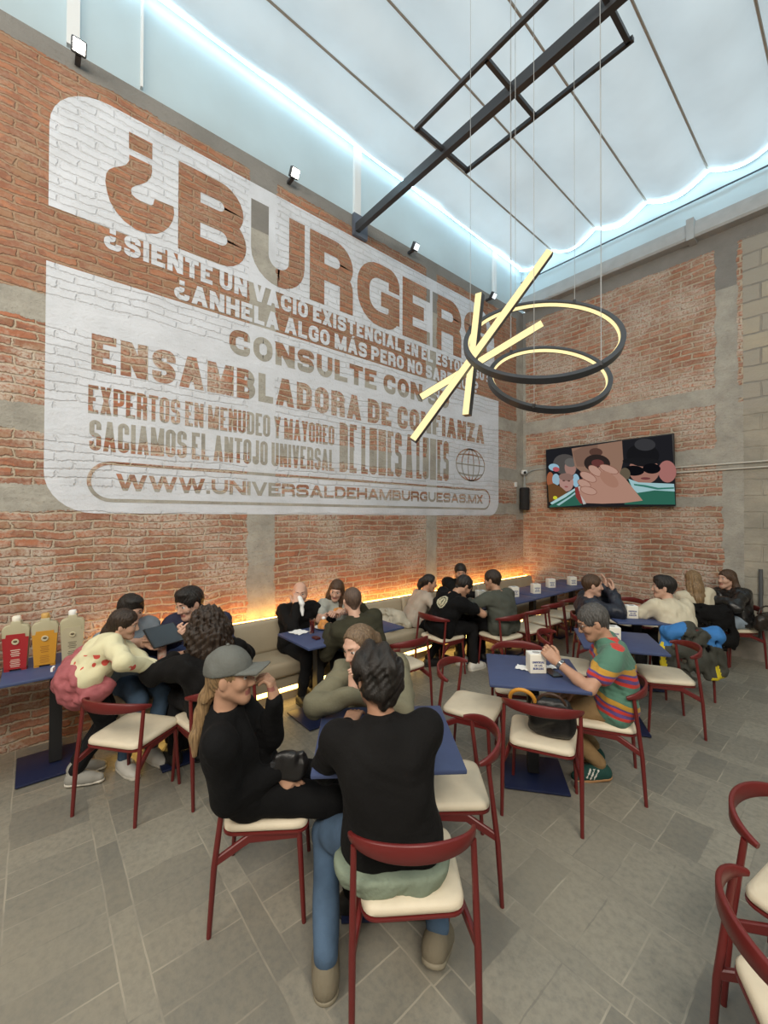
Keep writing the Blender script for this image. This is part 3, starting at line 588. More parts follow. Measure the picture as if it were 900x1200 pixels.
# ------------------------------------------------------------------ chairs
def make_chair():
    t = thing('dining_chair', 'x', 'chair', (0, 0, 0), 0, 'red metal chairs with cream seats')
    # cushion: trapezoid plan with soft edge
    def plan(fx, rx, y0, y1, r):
        return rounded_quad([(-rx, y0), (rx, y0), (fx, y1), (-fx, y1)], r)
    def rounded_quad(q, r):
        out = []
        for i in range(4):
            p = Vector(q[i]); a = (Vector(q[i-1])-p).normalized()*r; b = (Vector(q[(i+1) % 4])-p).normalized()*r
            for k in range(7):
                s = k/6; out.append((p+a*(1-s)**2+b*s**2)[:])
        return out
    def slab(prof, mb):
        vs = []; fs = []; n = 28
        for ins, z in prof: vs += [(u, v, z) for u, v in plan(.212-ins, .188-ins, -.18+ins, .205-ins, .065)]
        for i in range(len(prof)-1):
            for j in range(n): fs.append((i*n+j, i*n+(j+1) % n, (i+1)*n+(j+1) % n, (i+1)*n+j))
        fs += [tuple(range(n))[::-1], tuple((len(prof)-1)*n+j for j in range(n))]
        return mb.add(vs, fs)
    slab([(.012, .418), (.0, .426), (0, .440), (.006, .452), (.022, .458), (.06, .460)], MB()).build('seat_cushion', M_CREAM, t, angle=60)
    slab([(.006, .404), (-.002, .408), (-.002, .416), (.006, .419)], MB()).build('seat_pan', M_RED, t, angle=60)
    for s in (-1, 1):
        MB().tube([(s*.225, -.22, 0), (s*.224, -.2, .30), (s*.22, -.155, .665)], [.0105, .0135, .0115], 10).build('leg', M_RED, t)
        MB().tube([(s*.205, .19, 0), (s*.186, .165, .40)], [.010, .0135], 10).build('leg', M_RED, t)
        MB().tube([(s*.186, .165, .392), (s*.184, -.06, .388), (s*.222, -.195, .325)], .02, flat=[(.020, .036), (.020, .040), (.020, .034)], up=(0, 0, 1)).build('side_rail', M_RED, t)
    MB().tube([(-.184, .155, .39), (.184, .155, .39)], .016, flat=(.02, .03), up=(0, 0, 1)).build('cross_rail', M_RED, t)
    pts = []; fl = []
    for i in range(25):
        a = -1.0+2*i/24; th = a*math.radians(82); hgt = .020+.048*(1-abs(a)**2)
        pts.append((.236*math.sin(th), -.088-.165*math.cos(th), .674+.024*(1-a*a))); fl.append((.017, hgt))
    MB().tube(pts, .01, flat=fl, up=(0, 0, 1)).build('backrest', M_RED, t, angle=50)
    return t
chair0 = make_chair(); used = [False]
def chair(x, y, deg, label):
    o = chair0 if not used[0] else copy_tree(chair0); used[0] = True
    o.location = (x, y, 0); o.rotation_euler = (0, 0, D(deg)); o['label'] = label; return o
chair(2.40, .91, -33, 'red chair under the woman in the grey cap')
chair(3.15, 1.16, 54, 'red chair under the man in black sweater, closest to the camera')
chair(2.90, 1.70, 138, 'empty red chair pushed under the right side of the foreground table')
chair(2.30, 1.70, -127, 'red chair under the blonde woman, hidden behind the foreground man')
chair(2.41, 2.53, -69, 'empty red chair standing between the two nearest blue tables')
chair(2.97, 2.53, 26, 'red chair holding a black handbag at the polo man\'s table')
chair(3.12, 3.11, 116, 'red chair under the man in the striped polo')
chair(2.43, 3.15, -144, 'empty red chair on the far side of the polo man\'s table')
chair(2.45, 3.91, -69, 'empty red chair facing right, behind the polo man\'s raised hand')
chair(3.15, 4.34, 123, 'empty red chair in front of the hung blue and grey jacket')
chair(3.02, 5.22, 42, 'red chair with a blue, grey and yellow jacket, under the man in cream tee')
chair(1.21, .51, 38, 'empty red chair at far left behind the girl with pink jacket')
chair(1.36, .98, 96, 'red chair under the curly-haired person in black')
chair(1.52, 2.24, 85, 'red chair under the man in olive jacket')
chair(1.41, 2.70, 88, 'empty red chair by the bench, right of the blonde woman')
chair(1.04, 3.71, -2, 'red chair under the man in black tee with back emblem')
chair(1.48, 4.30, 83, 'red chair under the man in grey-green shirt')
chair(1.51, 4.81, 85, 'first empty red chair in the row right of the grey-shirted man')
chair(1.45, 5.32, 87, 'second empty red chair in the row right of the grey-shirted man')
chair(1.42, 5.83, 93, 'third empty red chair in the row right of the grey-shirted man')
chair(1.42, 6.34, 88, 'fourth empty red chair in the row, half behind the navy jacket')
chair(2.27, 4.98, -60, 'red chair under the man in navy puffer jacket')
chair(2.55, 6.35, 195, 'empty red chair against the back wall beyond the cream tee man')
chair(2.15, 6.15, 165, 'empty red chair near the back wall, seen past the raised hands')
chair(2.89, 6.56, 40, 'red chair draped in a black coat under the long-haired blonde')
chair(3.20, 6.86, 135, 'red chair under the woman in black leather jacket')
chair(4.24, 2.20, -100, 'empty red chair at the right edge, the farther of two')
chair(4.30, 1.67, -60, 'empty red chair in the bottom right corner')
# ------------------------------------------------------------------ implicit-surface modelling for people, hair, cloth and bags
def A3(p): return np.array(p, dtype=np.float64)
class S:
    'smooth union of round cones and ellipsoids, meshed with surface nets'
    def __init__(s): s.p = []
    def rc(s, a, b, ra, rb=None, k=.02, op=1): s.p.append(('c', A3(a), A3(b), ra, ra if rb is None else rb, k, op)); return s
    def el(s, c, r, R=None, k=.02, op=1): s.p.append(('e', A3(c), A3(r), np.eye(3) if R is None else np.array(R), 0, k, op)); return s
    def pl(s, c, n, k=.01): s.p.append(('p', A3(c), A3(n)/np.linalg.norm(n), 0, 0, k, -1)); return s
    def mesh(s, vox, noise=None, smooth=1):
        lo = np.full(3, 1e9); hi = -lo
        for t, a, b, ra, rb, k, op in s.p:
            if op < 0: continue
            if t == 'c': r = max(ra, rb); lo = np.minimum(lo, np.minimum(a, b)-r); hi = np.maximum(hi, np.maximum(a, b)+r)
            else: r = max(b); lo = np.minimum(lo, a-r); hi = np.maximum(hi, a+r)
        pad = vox*3+.02; lo -= pad; hi += pad; n = np.ceil((hi-lo)/vox).astype(int)+1
        D_ = np.full(n, .3, dtype=np.float32); ax = [lo[i]+vox*np.arange(n[i]) for i in range(3)]
        for t, a, b, ra, rb, k, op in s.p:
            m = k+vox*2+.03
            if t == 'c': r = max(ra, rb); l = np.minimum(a, b)-r-m; h = np.maximum(a, b)+r+m
            elif t == 'e': r = max(b); l = a-r-m; h = a+r+m
            else: l, h = lo, hi
            i0 = np.clip(((l-lo)/vox).astype(int), 0, n); i1 = np.clip(((h-lo)/vox).astype(int)+2, 0, n)
            if (i1 <= i0).any(): continue
            sl = tuple(slice(i0[i], i1[i]) for i in range(3)); X, Y, Z = np.meshgrid(*[ax[i][sl[i]] for i in range(3)], indexing='ij')
            if t == 'c':
                d = b-a; L2 = d@d+1e-12; px, py, pz = X-a[0], Y-a[1], Z-a[2]
                q = np.clip((px*d[0]+py*d[1]+pz*d[2])/L2, 0, 1); f = np.sqrt((px-q*d[0])**2+(py-q*d[1])**2+(pz-q*d[2])**2)-(ra+(rb-ra)*q)
            elif t == 'e':
                P = np.stack([X-a[0], Y-a[1], Z-a[2]], -1)@ra; k0 = np.linalg.norm(P/b, axis=-1); k1 = np.linalg.norm(P/(b*b), axis=-1)+1e-9; f = k0*(k0-1)/k1
                f = np.where(k0 < .05, -min(b), f)
            else: f = (X-a[0])*b[0]+(Y-a[1])*b[1]+(Z-a[2])*b[2]
            g = D_[sl]
            if op > 0:
                hh = np.maximum(k-np.abs(g-f), 0)/max(k, 1e-6); D_[sl] = np.minimum(g, f)-hh*hh*k/4
            else:
                f = -f; hh = np.maximum(k-np.abs(g-f), 0)/max(k, 1e-6); D_[sl] = np.maximum(g, f)+hh*hh*k/4
        if noise is not None:
            X, Y, Z = np.meshgrid(*ax, indexing='ij'); D_ = D_+noise(X, Y, Z).astype(np.float32)
        return nets(D_, lo, vox, smooth)
def nets(Dg, lo, vox, smooth=1):
    sg = Dg < 0; c = sg[:-1, :-1, :-1].astype(np.int8)*0; offs = [(i, j, k) for i in (0, 1) for j in (0, 1) for k in (0, 1)]
    nx, ny, nz = Dg.shape
    cnt = sum(sg[i:nx-1+i, j:ny-1+j, k:nz-1+k].astype(np.int8) for i, j, k in offs); act = (cnt > 0) & (cnt < 8)
    idx = -np.ones(act.shape, dtype=np.int64); I = np.argwhere(act); idx[act] = np.arange(len(I)); acc = np.zeros((len(I), 3)); num = np.zeros(len(I))
    for a in range(8):
        for b in range(a+1, 8):
            oa, ob = np.array(offs[a]), np.array(offs[b])
            if np.abs(oa-ob).sum() != 1: continue
            va = Dg[tuple((I+oa).T)]; vb = Dg[tuple((I+ob).T)]; m = (va < 0) != (vb < 0); t = np.where(m, va/np.where(m, va-vb, 1), 0)
            acc += np.where(m[:, None], oa+(ob-oa)*t[:, None], 0); num += m
    V_ = (I+acc/num[:, None])
    faces = []
    for ax_ in range(3):
        o = [1 if i == ax_ else 0 for i in range(3)]; u = (ax_+1) % 3; v = (ax_+2) % 3
        s0 = sg[:nx-o[0], :ny-o[1], :nz-o[2]]; s1 = sg[o[0]:, o[1]:, o[2]:]
        E = np.argwhere(s0 != s1); fl = s0[tuple(E.T)]
        ok = (E[:, u] > 0) & (E[:, v] > 0) & (E[:, u] < Dg.shape[u]-1) & (E[:, v] < Dg.shape[v]-1); E = E[ok]; fl = fl[ok]
        du = np.zeros(3, int); du[u] = 1; dv = np.zeros(3, int); dv[v] = 1
        q = np.stack([idx[tuple((E-du-dv).T)], idx[tuple((E-dv).T)], idx[tuple(E.T)], idx[tuple((E-du).T)]], 1)
        q[~fl] = q[~fl][:, ::-1]; faces.append(q)
    Fq = np.concatenate(faces); Fq = Fq[(Fq >= 0).all(1)]; P = lo+V_*vox
    for _ in range(smooth):
        s_ = np.zeros_like(P); c_ = np.zeros(len(P))
        for a in range(4):
            for b in (1, 3):
                np.add.at(s_, Fq[:, a], P[Fq[:, (a+b) % 4]]); np.add.at(c_, Fq[:, a], 1)
        P = P*.5+.5*s_/np.maximum(c_, 1)[:, None]
    return P, Fq
def join(parts):
    vs, fs, o = [], [], 0
    for P, Fq in parts: vs.append(P); fs.append(Fq+o); o += len(P)
    return np.concatenate(vs), np.concatenate(fs)
def obj_np(name, P, Fq, mats, parent, org, mi=None):
    me = bpy.data.meshes.new(name); n = len(P); m = len(Fq)
    me.vertices.add(n); me.vertices.foreach_set('co', (P-org).astype(np.float32).ravel()); me.loops.add(4*m); me.loops.foreach_set('vertex_index', Fq.astype(np.int32).ravel())
    me.polygons.add(m); me.polygons.foreach_set('loop_start', np.arange(0, 4*m, 4, dtype=np.int32))
    for q in (mats if isinstance(mats, (list, tuple)) else [mats]): me.materials.append(q)
    me.polygons.foreach_set('use_smooth', np.ones(m, dtype=bool))
    if mi is not None: me.polygons.foreach_set('material_index', mi.astype(np.int32))
    me.update(calc_edges=True); me.validate()
    o = bpy.data.objects.new(name, me); C.objects.link(o)
    if parent: o.parent = parent
    return o
def wrinkle(seed, amp, fr):
    r = np.random.RandomState(seed); K = r.normal(size=(7, 3)); K /= np.linalg.norm(K, axis=1)[:, None]; fq = fr*r.uniform(.6, 1.7, 7); ph = r.uniform(0, 6.28, 7)
    def f(X, Y, Z):
        o = 0
        wv = .03*np.sin(9*X+5*Z+seed)+.02*np.sin(13*Y-7*Z)
        for i in range(7): o = o+np.sin(fq[i]*(X*K[i, 0]+Y*K[i, 1]+(Z+wv)*K[i, 2])*6.28+ph[i])
        o2 = np.sin(fq[0]*2.7*6.28*(X*K[1, 0]+Y*K[1, 1]+(Z+2*wv)*K[1, 2])+ph[2])*np.sin(fq[3]*1.9*6.28*(X*K[4, 0]+Y*K[4, 1]+(Z-wv)*K[4, 2])+ph[5])
        return amp*(o/2.2+.75*o2*np.clip(.6+o/3, 0, 1.2))
    return f
def strands(seed, amp, fr, Rinv, org):
    'hair relief: fine across, long along the head\'s z axis'
    def f(X, Y, Z):
        P = np.stack([X-org[0], Y-org[1], Z-org[2]], -1)@Rinv; a = np.arctan2(P[..., 0], -P[..., 1]+.02)
        return amp*(np.sin(a*fr+seed+18*P[..., 2])+.6*np.sin(a*fr*2.3+seed*2-26*P[..., 2]+9*P[..., 0]))
    return f
def unit(v): v = A3(v); return v/(np.linalg.norm(v)+1e-12)
def frame(yaw, pitch=0, roll=0):
    'columns: right, forward, up'
    return np.array((Matrix.Rotation(yaw, 3, 'Z') @ Matrix.Rotation(pitch, 3, 'X') @ Matrix.Rotation(roll, 3, 'Y')))
def ik(a, b, l1, l2, pole):
    a, b = A3(a), A3(b); d = b-a; L = np.linalg.norm(d); Lc = min(L, (l1+l2)*.995); b = a+d/L*Lc; u = d/L
    x = (l1*l1-l2*l2+Lc*Lc)/(2*Lc); h = math.sqrt(max(l1*l1-x*x, 0)); p = A3(pole)-u*(A3(pole)@u); return a+u*x+unit(p)*h, b
def SK(name, c): return mat('skin_'+name, c, .5, spec=.35, var=.05, vscale=25)
SKIN = {'light': SK('light', (.56, .34, .25)), 'tan': SK('tan', (.44, .25, .165)), 'mid': SK('mid', (.36, .195, .125))}
LIPS = {'light': SK('light_lips', (.40, .16, .13)), 'tan': SK('tan_lips', (.31, .12, .10)), 'mid': SK('mid_lips', (.25, .11, .09))}
M_EYE = mat('eye_white', (.6, .58, .55), .3); M_IRIS = mat('eye_iris', (.03, .018, .01), .2)
def HM(name, c, c2): return mat('hair_'+name, c, .42, var=0, vscale=40, col2=c2, stretch=(3, 3, .35), bump=.5, bscale=110, spec=.4)
HAIR = {'black': HM('black', (.018, .014, .012), (.008, .007, .006)), 'dark': HM('dark_brown', (.045, .028, .018), (.015, .010, .008)), 'brown': HM('brown', (.10, .055, .03), (.04, .022, .013)),
        'blonde': HM('dark_blonde', (.34, .22, .11), (.13, .08, .04)), 'ash': HM('ash_blonde', (.22, .15, .09), (.10, .065, .04)), 'grey': HM('grey', (.11, .105, .10), (.035, .033, .03)), 'stubble': HM('cropped', (.13, .085, .06), (.07, .045, .035))}
def CL(name, c, v=.12, rough=.85, sheen=.01, spec=.12, bump=.25, bs=90, **k): return mat('cloth_'+name, c, rough, spec=spec, sheen=sheen, bump=bump, bscale=bs, var=v, vscale=7, **k)
def head_sdf(c, R, s, neck):
    'skin of head and neck; local axes right, forward, up; c is mid head'
    def w(p): return c+R@(A3(p)*s)
    h = S()
    h.el(w((0, -.012, .028)), A3((.074, .094, .088))*s, R)
    h.rc(w((0, .028, -.01)), w((0, .048, -.078)), .060*s, .036*s, .03)
    for q in (-1, 1):
        h.rc(w((q*.046, .0, -.05)), w((q*.014, .062, -.098)), .026*s, .018*s, .03)
        h.el(w((q*.036, .058, -.022)), A3((.028, .026, .028))*s, R, .02)
        h.rc(w((q*.012, .080, .034)), w((q*.044, .066, .034)), .012*s, .010*s, .015)
        h.el(w((q*.031, .094, .012)), A3((.018, .016, .013))*s, R, .012, -1)
        h.el(w((q*.031, .073, .011)), A3((.0135,)*3)*s, R, .003)
        h.el(w((q*.076, -.008, -.006)), A3((.009, .020, .032))*s, R @ frame(q*.35), .006)
        h.rc(w((q*.008, .092, -.034)), w((q*.012, .086, -.032)), .009*s, .007*s, .008)
    h.rc(w((0, .080, .020)), w((0, .104, -.026)), .009*s, .0125*s, .014)
    h.rc(w((-.018, .078, -.058)), w((.018, .078, -.058)), .0075*s, .0075*s, .006)
    h.rc(w((-.015, .077, -.068)), w((.015, .077, -.068)), .008*s, .008*s, .006)
    h.rc(w((-.022, .090, -.0625)), w((.022, .090, -.0625)), 0.0028*s, .0028*s, .004, -1)
    h.rc(w((0, .058, -.104)), w((0, .060, -.100)), .017*s, .017*s, .02)
    h.rc(w((0, -.022, -.05)), neck, .052*s, .060*s, .03)
    return h
def face_mi(P, Fq, c, R, s):
    q = ((P[Fq].mean(1)-c)@R)/s; mi = np.zeros(len(q), int)
    mi[(np.abs(q[:, 0]) < .027) & (np.abs(q[:, 2]+.063) < .0115) & (q[:, 1] > .068)] = 1
    for e in (-1, 1):
        d = q-A3((e*.031, .073, .011)); inn = np.linalg.norm(d, axis=1) < .0155; mi[inn & (np.abs(d[:, 2]) < .0075) & (np.abs(d[:, 0]) < .013) & (d[:, 1] > .002)] = 2
        mi[inn & (np.hypot(d[:, 0], d[:, 2]) < .0072) & (d[:, 1] > .002)] = 3
    return mi
def hair_sdf(style, c, R, s):
    def w(p): return c+R@(A3(p)*s)
    h = S(); front = True
    if style in ('short', 'curly', 'cropped', 'swept', 'wavy', 'pulled'):
        t = {'short': .012, 'curly': .02, 'cropped': .004, 'swept': .020, 'wavy': .036, 'pulled': .008}[style]
        h.el(w((0, -.016, .034)), A3((.076+t*.8, .094+t, .088+t))*s, R)
        if style in ('swept', 'wavy'): h.el(w((0, .035, .105)), A3((.062, .05, .030))*s, R, .03)
        if style == 'wavy': h.rc(w((-.04, -.065, -.02)), w((.04, -.065, -.02)), .045*s, .045*s, .03); h.rc(w((0, -.075, .0)), w((0, -.078, -.075)), .05*s, .034*s, .03)
        h.rc(w((0, -.04, -.0)), w((0, -.052, -.055)), .062*s, .036*s, .02)
        h.el(w((0, .135, -.012 if style != 'pulled' else .016)), A3((.098, .098, .080) if style != 'pulled' else (.112, .110, .098))*s, R, .012, -1)   # the face
        for q in (-1, 1): h.el(w((q*.084, .035, -.055)), A3((.03, .05, .055))*s, R, .012, -1); h.el(w((q*.088, -.006, -.012)), A3((.022, .026, .036))*s, R, .01, -1)
        h.pl(w((0, 0, -.075)), R@A3((0, -.25, 1)), .01)
        if style == 'cropped': h.el(w((0, .075, .075)), A3((.075, .09, .06))*s, R, .02, -1)
    elif style == 'bald':
        h.el(w((0, -.018, .02)), A3((.0765, .0955, .084))*s, R); h.el(w((0, .03, .09)), A3((.085, .12, .085))*s, R, .02, -1); h.el(w((0, .12, -.01)), A3((.1, .115, .12))*s, R, .01, -1); h.pl(w((0, 0, -.06)), R@A3((0, -.2, 1)), .01)
        for q in (-1, 1): h.el(w((q*.088, -.006, -.012)), A3((.022, .026, .034))*s, R, .01, -1)
    else:
        h.el(w((0, -.016, .036)), A3((.085, .106, .096))*s, R); h.el(w((0, .140, -.030)), A3((.092, .112, .102))*s, R, .015, -1)
    return h
def hand(sk, wr, d, pn, s, curl, side, spread=.0, thumb=1):
    'five fingered hand from wrist wr; d along the hand, pn palm normal'
    d = unit(d); pn = unit(A3(pn)-d*(A3(pn)@d)); x = np.cross(d, pn)*side; w = lambda a, b, e=0: wr+(d*a+x*b+pn*e)*s
    sk.rc(w(-.02, 0), w(.03, 0), .027*s, .028*s, .02)
    for b in (-.030, -.010, .010, .030): sk.rc(w(.02, b*.7), w(.085, b), .017*s, .0135*s, .014)
    for i, (b, L) in enumerate(((.031, .072), (.011, .082), (-.010, .076), (-.030, .060))):
        a = curl*(1+.12*i); p = w(.088, b); dd = d; segs = (.45, .32, .23); r = .0098
        for j, f in enumerate(segs):
            ang = a*(.8, 1.0, .8)[j]; ca, sa = math.cos(ang*(j+1)*.62), math.sin(ang*(j+1)*.62)
            dd = d*ca+pn*sa+x*(b*spread*6); dd = unit(dd); q = p+dd*L*f*s; sk.rc(p, q, r*s, (r-.0008)*s, .003); p = q; r -= .0008
    if thumb:
        t0 = w(.022, .026, .008); t1 = t0+unit(d*.75+x*.75+pn*.45)*.040*s; t2 = t1+unit(d*1.0+x*.25+pn*(.3+.3*curl))*.034*s; t3 = t2+unit(d*1.0-x*.15+pn*(.4+.4*curl))*.026*s
        sk.rc(t0, t1, .017*s, .0125*s, .01); sk.rc(t1, t2, .012*s, .0105*s, .004); sk.rc(t2, t3, .0105*s, .009*s, .004)
def person(label, hip, face, head, hyaw=None, hpitch=0., hroll=0., s=.95, skin='light', hair='short', hcol='dark', top='jacket', topm=None, sleeve='long', pants=None, shoes=None,
           hands=(None, None), hdir=(None, None), palm=(None, None), curl=(.7, .7), epole=(None, None), feet=(None, None), kpole=None, vox=.011, female=False, bulk=1.0, lean=0, extra=None, wr=.0035, shy=None, ftoe=(None, None), bottom='trousers', topname='jacket', show_legs=True, arm_skin=False):
    f_ = D(face); shw = extra.get('shoe', 1.08) if extra else 1.08; R0 = frame(f_); rt_, fd, upv = R0[:, 0], R0[:, 1], R0[:, 2]; hip = A3(hip); head = A3(head); root = thing('person', label, 'person', (hip[0], hip[1], 0)); org = A3((hip[0], hip[1], 0))
    Rh = frame(D(face if hyaw is None else hyaw), hpitch, hroll); hc = head
    nk = head+Rh@A3((0, -.035, -.135))*s; spine = nk-hip; u = unit(spine); L = np.linalg.norm(spine)
    Rs = frame(f_ if shy is None else D(shy)); sr = Rs[:, 0]; sr = unit(sr-u*(sr@u)); bk = np.cross(u, sr)            # bk = forward of the chest
    bow = -.035*min(1, L/.5)
    def sp(t): return hip+spine*t+bk*(bow*math.sin(PI*t))
    nb = sp(.97)-u*.01; sw = (.165 if female else .185)*s; sh_c = sp(.86); sh = [sh_c-sr*sw, sh_c+sr*sw]
    ua, fa = .285*s, .250*s; info = dict(hc=hc, Rh=Rh, sp=sp, sr=sr, bk=bk, u=u, hip=hip, root=root, org=org, s=s, fd=fd, rt=rt_)
    el_, wr_ = [], []
    for i in (0, 1):
        q = -1 if i == 0 else 1; tgt = A3(hands[i]) if hands[i] is not None else hip+rt_*q*.14*s+fd*.28+upv*.10
        pole = A3(epole[i]) if epole[i] is not None else rt_*q*.7-upv*.8-fd*.2
        e, wv = ik(sh[i], tgt, ua, fa, pole); el_.append(e); wr_.append(wv)
    hj = [hip-rt_*.085*s, hip+rt_*.085*s]; kn, an = [], []
    for i in (0, 1):
        q = -1 if i == 0 else 1; ft = A3(feet[i]) if feet[i] is not None else A3((hip[0], hip[1], .09))+fd*.44*s+rt_*q*.11
        kp = A3(kpole) if kpole is not None else fd+upv*.9; k_, a_ = ik(hj[i], ft, .43*s, .42*s, kp); kn.append(k_); an.append(a_)
    info.update(sh=sh, el=el_, wr=wr_, kn=kn, an=an)
    # --- body (skin): head, neck, hands and forearms over a slim core, one mesh
    core = S(); core.rc(hj[0], hj[1], .085*s, .085*s, .03); core.rc(hip, sp(.5), .085*s, .08*s, .05); core.rc(sp(.5), sp(.86), .08*s, .085*s, .05); core.rc(sh[0], sh[1], .04*s, .04*s, .03)
    for i in (0, 1):
        core.rc(sh[i], el_[i], .036*s, .028*s, .02); core.rc(el_[i], wr_[i], .028*s, .022*s, .02); core.rc(hj[i], kn[i], .062*s, .042*s, .03); core.rc(kn[i], an[i], .042*s, .028*s, .02)
    hs = head_sdf(hc, Rh, s, sp(.86)); hs.rc(sh_c-sr*.05, sh_c+sr*.05, .05*s, .05*s, .04)
    pk = [core.mesh(.016), ]; hm_ = hs.mesh(min(vox*.62, .006), smooth=1); pk.append(hm_)
    for i in (0, 1):
        a = S(); q = -1 if i == 0 else 1; d = A3(hdir[i]) if hdir[i] is not None else wr_[i]-el_[i]; pn = A3(palm[i]) if palm[i] is not None else -upv+sr*(-q)*.5
        a.rc(el_[i]*.4+wr_[i]*.6, wr_[i], .031*s, .0245*s, .02) if sleeve != 'short' else a.rc(sh[i]*.6+el_[i]*.4, el_[i], .046*s, .036*s, .03).rc(el_[i], el_[i]*.65+wr_[i]*.35, .036*s, .038*s, .03).rc(el_[i]*.65+wr_[i]*.35, wr_[i], .038*s, .0245*s, .02)
        hand(a, wr_[i], d, pn, s, curl[i], q); pk.append(a.mesh(min(.0052, vox*.55), smooth=1))
    P, Fq = join(pk); mi = face_mi(P, Fq, hc, Rh, s); obj_np('body', P, Fq, [SKIN[skin], LIPS[skin], M_EYE, M_IRIS], root, org, mi)
    # --- hair
    if hair:
        sd = int(abs(hip[0]*100)); hh = hair_sdf(hair, hc, Rh, s); amp, fr = {'curly': (.006, 17), 'cropped': (.0015, 40), 'bald': (.001, 40), 'wavy': (.003, 15)}.get(hair, (.0028, 26))
        if extra and 'hair' in extra: extra['hair'](hh, info)
        ns = strands(sd, amp, fr, Rh, hc)
        if hair in ('curly', 'long_curly', 'wavy'): w2 = wrinkle(sd, .0085 if hair != 'wavy' else .009, 19 if hair != 'wavy' else 12); n1 = ns; ns = lambda X, Y, Z: n1(X, Y, Z)*.3+w2(X, Y, Z)
        P, Fq = hh.mesh(min(vox*.6, .0065), ns); obj_np('hair', P, Fq, HAIR[hcol], root, org)
        br = S()
        for q in (-1, 1): br.rc(hc+Rh@(A3((q*.016, .0915, .034))*s), hc+Rh@(A3((q*.045, .076, .037))*s), .0045*s, .0035*s, .002)
        P, Fq = br.mesh(.004); obj_np('eyebrows', P, Fq, HAIR[hcol if hcol not in ('blonde', 'stubble') else 'brown'], root, org)
    # --- top
    t = S(); e = .012*bulk; wz = 1.0 if not female else .9
    t.rc(hip-rt_*.078*s+upv*.012, hip+rt_*.078*s+upv*.012, .120*s+e, None, .03)
    t.rc(sp(.33)-sr*.060*s, sp(.33)+sr*.060*s, (.095*wz)*s+e, None, .10)
    t.rc(sp(.63)-sr*.080*s*wz, sp(.63)+sr*.080*s*wz, (.106*wz)*s+e, None, .10)
    if female: [t.el(sp(.60)+bk*.075*s+sr*q*.07*s, A3((.06,)*3)*s, None, .05) for q in (-1, 1)]
    t.rc(sh[0]*.9+sh_c*.1-u*.02, sh[1]*.9+sh_c*.1-u*.02, .064*s+e*.6, None, .07); t.rc(sp(.86), nb-u*.01, .085*s, .062*s+e*.4, .06)
    for i in (0, 1):
        en = el_[i] if sleeve != 'short' else sh[i]*.45+el_[i]*.55
        t.rc(sh[i], en, .058*s+e, (.047*s+e) if sleeve != 'short' else .058*s+e, .045)
        if sleeve != 'short': t.rc(el_[i], wr_[i]*.98+el_[i]*.02, .047*s+e, .033*s+e*.8, .025)
    t.pl(hip-u*(extra.get('hem', .088) if extra else .088)*s, u, .015)
    if sleeve == 'short':
        for i in (0, 1): pass
    t.el(nk+u*.025+bk*.012, A3((.056, .056, .05))*s, None, .012, -1)
    if extra and 'top' in extra: extra['top'](t, info)
    P, Fq = t.mesh(vox, wrinkle(int(hip[1]*37) % 97, wr*1.25, 6.5)); to = obj_np(topname, P, Fq, topm, root, org)
    # --- trousers and shoes
    if show_legs:
        b = S(); b.rc(hj[0]-rt_*.0, hj[1], .115*s, None, .03)
        for i in (0, 1): b.rc(hj[i], kn[i], .098*s, .068*s, .03); b.rc(kn[i], an[i]+A3((0, 0, .02)), .066*s, .050*s, .02)
        if extra and 'legs' in extra: extra['legs'](b, info)
        P, Fq = b.mesh(vox, wrinkle(5, wr*.8, 6)); obj_np(bottom, P, Fq, pants, root, org)
        for i in (0, 1):
            td = A3(ftoe[i]) if ftoe[i] is not None else fd; td = unit(td); ank = an[i]; fl = S(); up_ = unit(upv-td*(upv@td)); sx = np.cross(td, up_)
            if ftoe[i] is None: z0 = ank[2]-.088
            heel = ank-up_*.055*s-td*.035*s; toe = ank-up_*.062*s+td*.165*s
            fl.rc(heel, toe, .039*s*shw, .032*s*shw, .02); fl.rc(heel-sx*.004, ank-up_*.05*s+td*.11*s+sx*.006, .039*s*shw, .043*s*shw, .02); fl.rc(ank-up_*.022*s-td*.012*s, ank-up_*.042*s+td*.06*s, .042*s*shw, .040*s*shw, .03)
            P, Fq = fl.mesh(min(vox, .009)); P = np.where(((P-ank)@up_ < -.088*s)[:, None], P-up_*(((P-ank)@up_)+.088*s)[:, None], P); so_ = obj_np('shoe', P, Fq, shoes[0], root, org)
            so2 = S(); so2.rc(heel-up_*.02*s, toe-up_*.018*s, .041*s*shw, .035*s*shw, .01); so2.rc(heel-up_*.02*s, toe-td*.06*s-up_*.018*s, .041*s*shw, .045*s*shw, .01); so2.pl(ank-up_*.072*s, -up_, .003)
            P, Fq = so2.mesh(.008); P = np.where(((P-ank)@up_ < -.092*s)[:, None], P-up_*(((P-ank)@up_)+.092*s)[:, None], P); obj_np('sole', P, Fq, shoes[1], so_, A3((0, 0, 0))+org)
    return info
def cuff_z(o): return o
